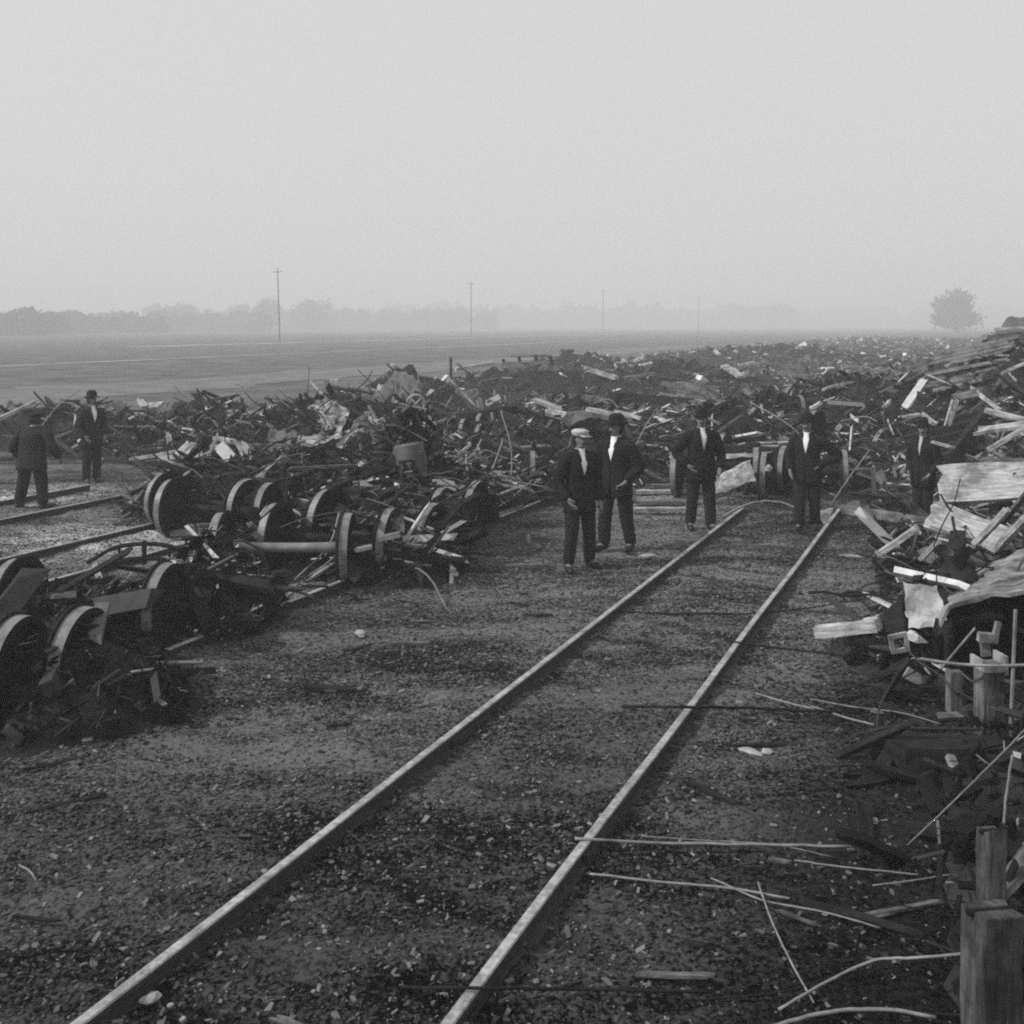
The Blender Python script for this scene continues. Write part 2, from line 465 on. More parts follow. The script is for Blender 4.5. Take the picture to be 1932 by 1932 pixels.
for o, u, ys in ((rr, UR, (8.45, 6.25)), (rl, UL, (7.9, 13.0))):
    for Y in ys:
        for s in (-1, 1): joint_bar(o, u, Y, s)
rail(-7.62, 9.6, 19.2, 'partly buried rail running beneath the wheel wreckage left of the clear track')
rail(-9.24, 10.5, 19.0, 'rail mostly hidden behind the front wheelsets on the left')
rail(-11.1, 12.0, 18.0, 'rail beside the two pale parallel planks on bare ground at left')
rail(-12.72, 12.2, 18.2, 'long bare rail crossing the pale ground from the left edge to the wreckage')
rail(-15.33, 14.0, 18.5, 'short rail stretch at the left edge in front of the man with his back turned')
rail(-16.95, 15.0, 19.5, 'farthest left rail on pale ground behind the other rails')
# ------------------------------------------------------------------ bent rods, wires, planks, sheets
def frame_from(p, q, roll=0.0):
    x = (q - p).normalized()
    up = Vector((0, 0, 1)) if abs(x.z) < .95 else Vector((0, 1, 0))
    y = up.cross(x).normalized(); z = x.cross(y)
    m = Matrix((x, y, z)).transposed() @ Matrix.Rotation(roll, 3, 'X')
    m4 = m.to_4x4(); m4.translation = (p + q) / 2
    return m4
def plank_mesh(L, W, T, m, jag=0.12, seed=0, warp=0.02):
    r = random.Random(seed)
    NX, NY = 8, 5
    jl = [r.random() * jag for _ in range(NY)]; jr = [r.random() * jag for _ in range(NY)]
    top, bot = [], []
    ph = r.random() * 6
    for i in range(NX):
        for j in range(NY):
            t = i / (NX - 1)
            x = (-L / 2 + jl[j]) * (1 - t) + (L / 2 - jr[j]) * t
            y = W * (j / (NY - 1) - .5) * (1 + .06 * math.sin(5 * t + ph))
            z = warp * L * math.sin(t * 3.1 + ph) * .5 + r.uniform(-1, 1) * T * .06 + warp * W * math.cos(j + ph)
            top.append((x, y, z + T / 2)); bot.append((x, y, z - T / 2))
    n = NX * NY
    b = MB()
    fs = []
    for i in range(NX - 1):
        for j in range(NY - 1):
            q = (i * NY + j, (i + 1) * NY + j, (i + 1) * NY + j + 1, i * NY + j + 1)
            fs.append(q); fs.append(tuple(n + k for k in reversed(q)))
    def side(a, c): fs.append((a, n + a, n + c, c))
    for i in range(NX - 1):
        fs.append((i * NY, n + i * NY, n + (i + 1) * NY, (i + 1) * NY))
        a, c = i * NY + NY - 1, (i + 1) * NY + NY - 1
        fs.append((c, n + c, n + a, a))
    for j in range(NY - 1):
        fs.append((j + 1, n + j + 1, n + j, j))
        a, c = (NX - 1) * NY + j, (NX - 1) * NY + j + 1
        fs.append((a, n + a, n + c, c))
    b.add(top + bot, fs)
    return b.mesh('plank', m)
_seed = [0]
def plank(p, q, W, T, m='wood_pale', label=None, roll=0.0, jag=0.12, name='plank', cat='plank', group='planks strewn over the wreckage', warp=.02):
    _seed[0] += 1
    p, q = Vector(p), Vector(q)
    o = bpy.data.objects.new(name, plank_mesh((q - p).length, W, T, M[m], min(jag, (q - p).length * .3), _seed[0], warp))
    col.objects.link(o)
    o.matrix_world = frame_from(p, q, roll)
    return tag(o, label, cat, group)
def curve_pts(pts, n=6):
    pts = [Vector(p) for p in pts]
    if len(pts) < 3: return pts
    out = []
    P = [pts[0] * 2 - pts[1]] + pts + [pts[-1] * 2 - pts[-2]]
    for i in range(1, len(P) - 2):
        for k in range(n):
            t = k / n
            a, b, c, d = P[i - 1], P[i], P[i + 1], P[i + 2]
            out.append(.5 * ((2 * b) + (c - a) * t + (2 * a - 5 * b + 4 * c - d) * t * t + (3 * b - a - 3 * c + d) * t ** 3))
    out.append(pts[-1])
    return out
def rod(pts, r, m='iron', label=None, name='bent_rod', cat='rod', group='bent rods and wires', n=6):
    pts = [Vector(p) for p in pts]
    c = pts[len(pts) // 2]
    q_ = random.Random(len(bpy.data.objects)); r *= .72 if c.y > 9.5 else .55
    b = MB(); b.tube([p - c + Vector((q_.gauss(0, r * .15), q_.gauss(0, r * .15), q_.gauss(0, r * .15))) for p in curve_pts(pts)], r, n)
    o = b.build(name, M[m], smooth=True); o.location = c
    return tag(o, label, cat, group)
def sheet(corners, m='sheet', label=None, crumple=0.06, T=0.012, name='metal_sheet', group='torn sheets in the wreckage', seed=None, bow=0.0, n=9, cat='metal sheet'):
    _seed[0] += 1
    r = np.random.default_rng(_seed[0] if seed is None else seed)
    c = [Vector(p) for p in corners]
    ctr = sum(c, Vector()) / 4
    nrm = (c[1] - c[0]).cross(c[3] - c[0]).normalized()
    off = r.random(2) * 50
    size = ((c[1] - c[0]).length + (c[3] - c[0]).length) / 2
    top, bot = [], []
    for i in range(n):
        for j in range(n):
            s, t = i / (n - 1), j / (n - 1)
            e = 0.035
            s2 = s + (r.uniform(-e, e) if i in (0, n - 1) else 0); t2 = t + (r.uniform(-e, e) if j in (0, n - 1) else 0)
            p = (c[0] * (1 - s2) + c[1] * s2) * (1 - t2) + (c[3] * (1 - s2) + c[2] * s2) * t2
            d = crumple * size * float(vnoise(off[0] + s * 3, off[1] + t * 3, .8) + .5 * vnoise(off[0] + s * 7, off[1] + t * 7, .8) - .75) * 2 + bow * size * 4 * s * (1 - s)
            p = p - ctr + nrm * d
            top.append(p + nrm * T / 2); bot.append(p - nrm * T / 2)
    N = n * n
    fs = []
    for i in range(n - 1):
        for j in range(n - 1):
            q = (i * n + j, (i + 1) * n + j, (i + 1) * n + j + 1, i * n + j + 1)
            fs.append(q); fs.append(tuple(N + k for k in reversed(q)))
    for i in range(n - 1):
        fs.append((i * n, N + i * n, N + (i + 1) * n, (i + 1) * n))
        a, b_ = i * n + n - 1, (i + 1) * n + n - 1
        fs.append((b_, N + b_, N + a, a))
        fs.append((i + 1, N + i + 1, N + i, i))
        a, b_ = (n - 1) * n + i, (n - 1) * n + i + 1
        fs.append((a, N + a, N + b_, b_))
    b = MB(); b.add(top + bot, fs)
    o = b.build(name, M[m]); o.location = ctr
    return tag(o, label, cat, group)
def lump(p, size, m='stone', label=None, name='stone', cat='stone', group='loose pale lumps on the ground', seed=1):
    r = random.Random(seed)
    import bmesh
    bm = bmesh.new(); bmesh.ops.create_icosphere(bm, subdivisions=2, radius=.5)
    for v in bm.verts:
        k = 1 + r.uniform(-.18, .18)
        v.co = Vector((v.co.x * size[0] * k, v.co.y * size[1] * k, v.co.z * size[2] * k))
    me = bpy.data.meshes.new(name); bm.to_mesh(me); bm.free(); me.materials.append(M[m])
    o = bpy.data.objects.new(name, me); col.objects.link(o)
    o.location = p; o.rotation_euler = (0, 0, r.random() * 6)
    return tag(o, label, cat, group)

# ------------------------------------------------------------------ wheelsets and bogies
WR = 0.42
def wheel_prof(sgn):
    p = [(-.075, .07), (-.075, .12), (-.02, .15), (.0, .24), (-.01, .345), (-.04, .355), (-.065, .365), (-.068, .445), (-.045, .452), (-.032, .424), (.065, .416), (.07, .36), (.035, .345), (.03, .24), (.02, .15), (.085, .12), (.085, .07)]
    return [(x * sgn, r) for x, r in p]
def wheel_mesh(sgn):
    b = MB(); pr = wheel_prof(sgn); n = 44
    m = len(pr)
    vs_, fs, mi = [], [], []
    for k in range(n):
        a = 2 * math.pi * k / n
        for x, r in pr: vs_.append((x, r * math.cos(a), r * math.sin(a)))
    for k in range(n):
        k2 = (k + 1) % n
        for i in range(m):
            j = (i + 1) % m
            fs.append((k * m + i, k * m + j, k2 * m + j, k2 * m + i))
            mi.append(1 if i == 9 else 0)
    b.v, b.f, b.m = vs_, fs, mi
    return b.mesh('wheel', [M['iron'], M['iron_worn']])
WM = {1: wheel_mesh(1), -1: wheel_mesh(-1)}
ab = MB(); ab.lathe_x([(-1.0, 0), (-1.0, .05), (-.82, .055), (-.8, .075), (-.3, .06), (.3, .06), (.8, .075), (.82, .055), (1.0, .05), (1.0, 0)], 16)
AXM = {'iron': ab.mesh('axle', M['iron'], True), 'iron_worn': ab.mesh('axle', M['iron_worn'], True)}
def add_wheelset_parts(root, off, axle='iron'):
    for s in (1, -1):
        w = bpy.data.objects.new('wheel', WM[s]); col.objects.link(w); w.parent = root
        w.location = Vector(off) + Vector((.77 * s, 0, 0)); w.rotation_euler = (rng.random() * 6, 0, 0)
    a_ = bpy.data.objects.new('axle', AXM[axle]); col.objects.link(a_); a_.parent = root; a_.location = off
def wheelset(right, yaw, label, axle='iron', tilt=0.0, z=0.0, left=False):
    """right: ground point under the right wheel (or the left one); yaw turns the axle away from the picture's width"""
    d = Vector((math.cos(yaw), math.sin(yaw), 0))
    c = Vector(right) - d * .77 * (-1 if left else 1)
    e = empty('wheelset', (c.x, c.y, WR + z), (0, tilt, yaw))
    add_wheelset_parts(e, (0, 0, 0), axle)
    return tag(e, label, 'wheelset', 'loose wheelsets from the burnt cars')
Y0 = TYAW
def bogie(c, yaw, label, tilt=(0, 0), z=0.0):
    e = empty('bogie', (c[0], c[1], WR + z), (tilt[0], tilt[1], yaw))
    for s in (.76, -.76): add_wheelset_parts(e, (0, s, 0))
    for s in (1, -1):
        x = .98 * s
        f = MB()
        f.bar((x, -1.0, .18), (x, -.35, .34), .10, .035); f.bar((x, -.35, .34), (x, .35, .34), .10, .035); f.bar((x, .35, .34), (x, 1.0, .18), .10, .035)
        f.bar((x, -1.0, .14), (x, -.32, -.16), .10, .035); f.bar((x, -.32, -.16), (x, .32, -.16), .10, .035); f.bar((x, .32, -.16), (x, 1.0, .14), .10, .035)
        f.bar((x, -.95, -.12), (x, .95, -.12), .08, .03)
        for yy in (-.28, .28): f.tube([(x, yy, -.2), (x, yy, .37)], .025)
        f.build('side_frame', M['iron'], e)
        for yy in (-.76, .76):
            j = MB(); j.box((x + .03 * s, yy, .0), (.2, .2, .25), taper=.9); j.build('journal_box', M['iron'], e)
    bo = MB(); bo.box((0, 0, .16), (2.1, .3, .26)); bo.tube([(0, 0, .29), (0, 0, .36)], .15, 12); bo.build('bolster', M['char'], e)
    return tag(e, label, 'bogie', 'overturned and stranded bogies')

# foreground left
wheelset(gp(30, 1365), Y0 + .35, 'nearest wheelset at the lower left edge, one wheel cut by the frame')
wheelset(gp(150, 1335), Y0 + .30, 'wheelset standing just right of the nearest wheel at the lower left edge', tilt=.03)
wheelset(gp(312, 1228), Y0 + .30, 'wheelset below the bow-shaped rods, behind the two nearest dark wheels')
wheelset(gp(655, 1098), Y0 + .42, 'wheelset with long pale axle lying across the view left of the dark heap', 'iron_worn')
wheelset(gp(735, 1085), Y0 + .2, 'wheelset against the dark heap, right of the pale-axled one')
wheelset(gp(835, 1040), Y0 + .1, 'wheelset on the right flank of the dark heap by the left rail end', tilt=-.05)
wheelset(gp(505, 1020, 0), Y0 + .2, 'wheelset with dusty pale arc behind the pale-axled wheelset')
wheelset(gp(1003, 938), Y0 + .40, 'wheelset on open ground behind the man in the pale cap', 'iron_worn')
wheelset(gp(905, 868), Y0 + .15, 'small distant wheelset beyond the dark heap with slanting rods')
wheelset(gp(1590, 935), Y0 + .2, 'wheelset right behind the elbow of the man with arms bent')
wheelset(gp(1440, 945), Y0 + .1, 'wheelset with broad pale tread between the two standing men on the track')
wheelset(gp(1660, 885), Y0 - .3, 'wheelset on the mound right of the man with bent arms', tilt=.2, z=.2)
bogie(gp(450, 985), Y0, 'stranded bogie beneath the burnt heap at the left of the view')
bogie(gp(760, 1040), Y0 + .08, 'bogie buried in the dark heap left of the standing pair of men', z=.08, tilt=(.05, .06))
bogie(gp(1420, 915), Y0 - .05, 'bogie standing at the end of the clear track between two men', z=.05)
bogie(gp(1530, 845), Y0 + .6, 'tilted bogie on the mound behind the man with bent arms', tilt=(.1, .2), z=.5)
bogie(gp(950, 855), Y0 + .2, 'bogie in the middle distance behind the three slanting rods', z=.05)

# the staff with its spoked hand wheel
e = empty('hand_brake', at(785, 861, 16.5))
bq = MB(); bq.tube([(0, 0, -.9), (0, 0, .85)], .02, 8); bq.build('staff', M['iron'], e)
bq = MB()
R0 = .14
ring = [(R0 * math.cos(a), -.02, .85 + R0 * math.sin(a)) for a in np.linspace(0, 2 * math.pi, 25)]
bq.tube(ring, .021, 6)
for a in (R(45), R(135)):
    bq.tube([(R0 * math.cos(a), -.02, .85 + R0 * math.sin(a)), (-R0 * math.cos(a), -.02, .85 - R0 * math.sin(a))], .02, 6)
bq.build('hand_wheel', M['sheet'], e)
tag(e, 'upright brake staff topped by a pale wheel with crossed spokes above the heap', 'hand brake')

# ------------------------------------------------------------------ stuff of the wreckage: rubble underneath, countless fragments on top
rx = axis(-12, 14, .16, -78, 90, 1.035); ry = axis(4.6, 30, .16, 4.4, 240, 1.03)
RX, RY = np.meshgrid(rx, ry)
RH = wreck_h(RX, RY)
RZ = np.where(RH > .02, RH * (.72 + .5 * vnoise(RX, RY, .33)) + (vnoise(RX, RY, .21) - .5) * .16 - .03, -.35)
nx, ny = len(rx), len(ry); idx = np.arange(nx * ny).reshape(ny, nx)
F = np.stack([idx[:-1, :-1], idx[:-1, 1:], idx[1:, 1:], idx[1:, :-1]], -1).reshape(-1, 4)
keep = (RZ.ravel()[F] > -.3).any(1)
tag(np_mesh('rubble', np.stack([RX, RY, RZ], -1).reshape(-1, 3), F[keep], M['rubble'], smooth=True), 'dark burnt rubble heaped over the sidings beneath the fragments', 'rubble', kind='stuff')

BOXV = np.array([(-1, -1, -1), (1, -1, -1), (1, 1, -1), (-1, 1, -1), (-1, -1, 1), (1, -1, 1), (1, 1, 1), (-1, 1, 1)], float) / 2
BOXF = np.array([(3, 2, 1, 0), (4, 5, 6, 7), (0, 1, 5, 4), (1, 2, 6, 5), (2, 3, 7, 6), (3, 0, 4, 7)])
def shards(P, size, tilt, jit=.25):
    n = len(P)
    v = BOXV[None] * size[:, None, :]
    v = v * (1 + rng.uniform(-jit, jit, v.shape))
    yaw = rng.uniform(0, 2 * np.pi, n); pit = rng.normal(0, tilt, n); rol = rng.normal(0, tilt * 1.3, n)
    cy, sy, cp, sp, cr, sr = np.cos(yaw), np.sin(yaw), np.cos(pit), np.sin(pit), np.cos(rol), np.sin(rol)
    RM = np.empty((n, 3, 3))
    RM[:, 0] = np.stack([cy * cp, cy * sp * sr - sy * cr, cy * sp * cr + sy * sr], -1)
    RM[:, 1] = np.stack([sy * cp, sy * sp * sr + cy * cr, sy * sp * cr - cy * sr], -1)
    RM[:, 2] = np.stack([-sp, cp * sr, cp * cr], -1)
    v = np.einsum('nij,nkj->nki', RM, v) + P[:, None, :]
    f = BOXF[None] + (np.arange(n) * 8)[:, None, None]
    return v.reshape(-1, 3), f.reshape(-1, 4)
def scatter(n, x0, x1, y0, y1, smin, smax, power=1.0, tilt=.45, hmul=1.0, sticks=False):
    X = rng.uniform(x0, x1, n); Yv = y0 + (y1 - y0) * rng.random(n) ** power
    h = wreck_h(X, Yv)
    k = ((wreck_mask(X, Yv) > rng.random(n) * .9) | (front_h(X, Yv) > .05)) & (h > .03) & (np.abs(X) < .56 * Yv + 2.5)
    X, Yv, h = X[k], Yv[k], h[k]
    n = len(X)
    L = smin * (smax / smin) ** rng.random(n)
    kind = rng.random(n) * (.5 if sticks else 1)
    if sticks: kind = np.where(kind < .2, .1, .9)
    W = np.where(kind < .5, L * rng.uniform(.08, .2, n), np.where(kind < .62, L * rng.uniform(.3, .7, n), L * rng.uniform(.03, .07, n)))
    T = np.where(kind < .5, W * rng.uniform(.2, .5, n), np.where(kind < .62, L * rng.uniform(.15, .5, n), W))
    Z = h * rng.uniform(.75, 1.05, n) * hmul + rng.uniform(-.03, .1, n) + L * .12
    return shards(np.stack([X, Yv, Z], -1), np.stack([L, W, T], -1), tilt)
def debris(name, label, *a, m='debris', **k):
    v, f = scatter(*a, **k)
    return tag(np_mesh(name, v, f, M[m]), label, 'debris', kind='stuff')
debris('debris', 'countless charred fragments scattered over the nearer wreckage', 42000, -20, 14, 6, 32, .04, .4, .8)
debris('debris', 'countless broken timbers and bars jutting from the nearer wreckage', 9000, -20, 16, 8, 34, .3, 1.1, .8, .38, sticks=True)
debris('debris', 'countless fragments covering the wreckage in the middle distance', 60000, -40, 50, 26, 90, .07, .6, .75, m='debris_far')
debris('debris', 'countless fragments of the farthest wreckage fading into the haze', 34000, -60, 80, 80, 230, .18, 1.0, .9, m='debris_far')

debris('debris', 'black charred scraps covering the heaps of wheels at left', 42000, -7, 1, 6.8, 17, .025, .2, 1.5, .7, m='soot')
debris('debris', 'charred bars and laths tangled round the left wheelsets', 5000, -8.5, .8, 12.5, 25, .25, 1.0, 1.0, .5, sticks=True)
debris('debris', 'black charred scraps packed under the right pile and flat car', 24000, 1.8, 10, 4.6, 15, .03, .25, 1.0, .6, m='soot')
v_, f_, base = [], [], 0
for k in range(2700):
    while True:
        Yv = 7.5 + 27 * rng.random() ** 1.3; Xv = rng.uniform(-.53, .53) * Yv
        if k > 1500: Xv, Yv = rng.uniform(-8.5, .8), rng.uniform(13, 25)
        h = float(wreck_h(Xv, Yv))
        if h > .1 and not (Xv < 0 and Yv < 10.5): break
    L = rng.uniform(.3, 1.5); a0 = rng.uniform(0, 2 * np.pi); cur = rng.normal(0, 1.6); el = rng.normal(.05, .35); r0 = rng.uniform(.005, .013) * (1 + Yv / 60)
    p = np.array([Xv, Yv, h * rng.uniform(.8, 1.05) + .03]); ring = []
    for i in range(7):
        d = np.array([np.cos(a0) * np.cos(el), np.sin(a0) * np.cos(el), np.sin(el)])
        s1 = np.cross(d, (0, 0, 1.0)); s1 /= np.linalg.norm(s1) + 1e-9; s2 = np.cross(s1, d)
        for c_, s_ in ((1, 0), (0, 1), (-1, 0), (0, -1)): v_.append(p + (s1 * c_ + s2 * s_) * r0)
        if i:
            for q in range(4):
                q2 = (q + 1) % 4
                f_.append((base + (i - 1) * 4 + q, base + (i - 1) * 4 + q2, base + i * 4 + q2, base + i * 4 + q))
        p = p + d * L / 6; a0 += cur / 6; el += rng.normal(-.08, .22)
    base += 28
tag(np_mesh('tangled_wire', np.array(v_), np.array(f_), M['wire']), 'tangle of thin bars and wire spread through the wreckage', 'wire', kind='stuff')

# fine loose stones and splinters on the open ground
n = 150000
X = rng.uniform(-11, 9, n); Yv = 3.3 + 17 * rng.random(n) ** 1.5
Lg = .006 * (4.0) ** (rng.random(n) ** 2.4)
Zg = (vnoise(X, Yv, 0.9) - 0.5) * 0.05 + (vnoise(X, Yv, 0.22) - 0.5) * 0.035 + Lg * .1
k = (X - TRK * Yv < -1.6) | (rng.random(n) < .35)
X, Yv, Lg, Zg = X[k], Yv[k], Lg[k], Zg[k]; n = len(X)
v, f = shards(np.stack([X, Yv, Zg], -1), np.stack([Lg * rng.uniform(1, 2.6, n), Lg, Lg * rng.uniform(.3, .9, n)], -1), .3, .35)
tag(np_mesh('gravel', v, f, M['gravel']), 'fine cinders, stones and splinters littering the open ground', 'gravel', kind='stuff')

# ------------------------------------------------------------------ right foreground: remains of a flat car
fc = empty('wrecked_flatcar', gp(1880, 1400))
fc_inv = Matrix.Translation(-fc.location)
def fpart(o):
    w = o.matrix_world.copy() if o.matrix_world != Matrix() else Matrix.Translation(o.location)
    o.parent = fc
    o.matrix_parent_inverse = fc_inv
    for k_ in ('label', 'category', 'group'):
        if k_ in o: del o[k_]
    return o
fpart(sheet([at(1772, 1172, 8.3), at(1995, 1108, 7.9), at(2015, 1042, 10.6), at(1800, 1088, 10.2)], 'deck', crumple=.05, T=.03, name='deck', bow=.05))
fpart(sheet([at(1704, 1100, 9.2), at(1768, 1106, 9.0), at(1790, 1178, 8.7), at(1716, 1186, 9.0)], 'sheet', crumple=.06, T=.015, name='torn_panel'))
fpart(sheet([at(1642, 1178, 9.4), at(1703, 1130, 9.3), at(1712, 1196, 9.1), at(1640, 1196, 9.3)], 'char', crumple=.02, T=.04, name='torn_panel'))
for q in ((tp(-.30, 8.3, .50), tp(-.25, 12.5, .62), .16, .24), (tp(.55, 8.0, .50), tp(.6, 12.5, .62), .16, .24)):
    fpart(plank(*q, 'char', name='sill', jag=.25, warp=.01))
for q in ((tp(-.80, 7.3, .10), tp(1.2, 6.9, .20), .26, .18), (tp(-.7, 9.4, .30), tp(1.2, 9.2, .45), .24, .22)):
    fpart(plank(*q, 'char', name='cross_beam', jag=.3, warp=.006))
for (x, y, Yd, w) in ((1866, 1250, 7.6, .165), (1800, 1265, 8.3, .105)):
    t_ = at(x, y, Yd)
    b = MB(); b.box((t_.x, t_.y, (t_.z - .05) / 2), (w, w * .8, t_.z + .05), (0, 0, .1))
    fpart(b.build('stake', M['timber']))
    if w > .15:
        b = MB()
        for sx in (-1, 1): b.box((t_.x + sx * w * .52, t_.y, t_.z + .0), (.022, w, .14 if sx > 0 else .08), (0, 0, .1))
        b.box((t_.x, t_.y - w * .48, t_.z - .02), (w, .022, .05), (0, 0, .1))
        fpart(b.build('stake_pocket', M['sheet']))
t_ = at(1866, 1203, 8.0)
b = MB(); b.box(t_ + Vector((-.01, 0, 0)), (.15, .05, .07), (.1, .08, 0)); b.box(t_ + Vector((.06, 0, .07)), (.035, .045, .11), (0, .25, 0)); b.box(t_ + Vector((-.02, .02, -.09)), (.07, .03, .12), (0, -.1, 0))
fpart(b.build('bracket', M['sheet']))
t_ = at(1696, 1213, 8.9)
b = MB()
for dx, dz, sx, sz in ((0, .065, .16, .035), (0, -.065, .16, .035), (-.065, 0, .035, .095), (.065, 0, .035, .095)):
    b.box(t_ + Vector((dx, 0, dz)), (sx, .03, sz))
o = b.build('washer_plate', M['sheet']); 
for v_ in o.data.vertices: 
    d_ = v_.co - t_; v_.co = t_ + Matrix.Rotation(R(-12), 3, 'Y') @ d_
fpart(o)
for pts, r in (([at(1738, 1243, 8.0), at(1800, 1252, 7.6), at(1870, 1256, 7.4), at(1960, 1254, 7.3)], .012),
               ([at(1840, 1185, 7.9), at(1775, 1262, 8.0)], .011),
               ([at(1916, 1150, 7.4), at(1911, 1270, 7.35), at(1906, 1395, 7.3)], .014)):
    b = MB(); b.tube(curve_pts(pts), r); fpart(b.build('truss_rod', M['iron_worn']))
tag(fc, 'remains of a flat car with buckled pale deck and short stakes at the right edge', 'flat car')

def post(x, Y, w, ytop, m, label, d=None, zb=-.1, lean=0):
    t_ = at(x, ytop, Y)
    e_ = empty('post', (t_.x, t_.y, 0), (0, lean, .12))
    o = bpy.data.objects.new('timber', plank_mesh(t_.z - zb, w, d or w, M['wood_post'], .05, int(x), .006)); col.objects.link(o)
    o.matrix_world = frame_from(Vector((0, 0, zb)), Vector((0, 0, t_.z)), R(90)); o.parent = e_
    bv = o.modifiers.new('edge', 'BEVEL'); bv.width = .006; bv.segments = 2; bv.limit_method = 'ANGLE'; bv.angle_limit = R(50)
    b = MB(); b.tube([(-w * .62, 0, t_.z - .03), (w * .62, 0, t_.z - .03)], .012, 8); b.box((w * .66, 0, t_.z - .03), (.02, .05, .05)); b.build('bolt', M['iron'], e_)
    return tag(e_, label, 'post')
post(1869, 3.6, .145, 1702, 'timber', 'thick squared post standing nearest the viewer at the lower right edge')
post(1871, 5.0, .10, 1556, 'timber', 'narrow post standing behind the thick squared post at the lower right')

# planks and beams on the right, each measured
plank(at(1540, 1192, 9.6), at(1660, 1178, 9.2), .13, .10, 'wood_pale', 'pale beam end jutting left from the flat car over the ground', jag=.03)
plank(at(1768, 915, 14.0), at(1990, 905, 13.2), .52, .10, 'wood_pale', 'broad pale slab with cracks lying on the wreckage at the right edge', roll=R(62), jag=.1)
plank(at(1745, 968, 12.6), at(1905, 1025, 12.0), .42, .05, 'wood_pale', 'wide pale board sloping down below the broad cracked slab', roll=R(40))
plank(at(1750, 985, 12.3), at(1840, 1015, 12.0), .16, .05, 'wood_pale', 'split pale board under the wide sloping board at the right', roll=R(25))
plank(at(1652, 1048, 12.6), at(1738, 990, 12.4), .13, .06, 'wood_pale', 'pale plank leaning up from the ground toward the right pile')
plank(at(1734, 1058, 11.8), at(1772, 1020, 11.6), .08, .05, 'wood_pale', 'short pale stick leaning just below the sloping boards')
plank(at(1838, 1030, 11.8), at(1905, 955, 11.4), .09, .06, 'wood_pale', 'pale stick propped against the sloping boards near the right edge')
plank(at(1880, 1040, 11.4), at(1960, 950, 11.0), .14, .06, 'wood_pale', 'pale plank rising to the frame edge below the cracked slab')
plank(at(1752, 832, 14.2), at(1802, 845, 14.0), .07, .03, 'wood_pale', 'thin pale lath lying above the dark splintered stump')
plank(at(1735, 722, 27.0), at(1785, 740, 26.6), .42, .10, 'wood_pale', 'stout pale slab on the ridge with a square broken end')
plank(at(1786, 806, 20.0), at(1804, 750, 20.0), .12, .07, 'wood_pale', 'pale stick standing upright on the right ridge')
plank(at(1733, 780, 20.2), at(1770, 800, 20.0), .12, .06, 'wood_pale', 'curved pale stick at the foot of the upright one on the right ridge', warp=.12)
plank(at(1850, 772, 17.0), at(1950, 795, 16.4), .22, .06, 'wood_pale', 'long pale board slanting down to the right edge high on the pile')
plank(at(1838, 815, 16.0), at(1950, 800, 15.4), .24, .05, 'wood_pale', 'pale board under the long slanting one at the right edge', roll=.3)
plank(at(1862, 850, 15.0), at(1950, 800, 14.8), .16, .06, 'wood_pale', 'pale board rising steeply to the right edge over a dark hollow')
plank(at(1845, 870, 14.8), at(1960, 868, 14.2), .14, .05, 'wood_grey', 'grey board lying flat just above the broad cracked slab')
plank(at(1856, 668, 24.0), at(1905, 655, 23.6), .16, .06, 'wood_pale', 'pale board near the top of the right pile')
plank(at(1862, 722, 23.0), at(1865, 690, 23.0), .16, .06, 'wood_pale', 'short pale board standing near the top of the right pile')
plank(at(1800, 752, 22.0), at(1870, 735, 22.0), .28, .06, 'wood_grey', 'broad grey board below the standing one on the right pile', roll=.4)
plank(at(1885, 706, 20.0), at(1950, 680, 19.6), .14, .06, 'wood_pale', 'pale beam across the right pile under its crest')
sheet([at(1878, 628, 21), at(1965, 624, 20.4), at(1965, 596, 22), at(1900, 600, 22.4)], 'sheet_dark', 'dark sloping roof panel crowning the right pile at the frame edge', crumple=.02, name='roof_panel', cat='roof panel')
plank(at(1872, 622, 20.8), at(1970, 617, 20.3), .1, .06, 'wood_pale', 'pale board along the lower edge of the dark roof panel')
plank(at(1550, 735, 25.0), at(1610, 722, 25.0), .10, .06, 'wood_pale', 'bent pale lath on the mound behind the man with bent arms', warp=.08)
plank(at(1610, 722, 25), at(1638, 752, 24.6), .06, .05, 'wood_grey', 'grey lath running down the mound from the bent pale one')
plank(at(1612, 700, 29), at(1660, 720, 28.6), .5, .08, 'wood_grey', 'broad grey board tilted on top of the mound', roll=.5)
plank(at(1665, 772, 22.5), at(1682, 752, 22.5), .12, .05, 'wood_pale', 'short pale chip of board on the mound side')
plank(at(1522, 775, 23), at(1552, 758, 23), .16, .06, 'wood_pale', 'short pale board left on the mound side')
plank(at(1700, 788, 19.5), at(1745, 780, 19.5), .10, .05, 'wood_pale', 'pale board lying flat between mound and right pile')
plank(at(1655, 880, 15.4), at(1668, 915, 15.2), .14, .04, 'wood_grey', 'small grey board at the edge of the right pile')
plank(gp(1580, 1047), gp(1650, 1053), .07, .03, 'wood_pale', 'pale splinter lying flat on bare ground left of the right pile', warp=.005)
plank(gp(1610, 1222, .02), gp(1645, 1225, .02), .06, .03, 'wood_pale', 'small pale scrap on the ground by the square washer plate')
plank(gp(1590, 1120, .03), gp(1655, 1118, .03), .05, .05, 'char', 'dark stick lying near the pale beam end')
plank(gp(1655, 1248, .1), gp(1672, 1225, .16), .05, .04, 'wood_pale', 'pale hooked scrap left of the square washer plate')
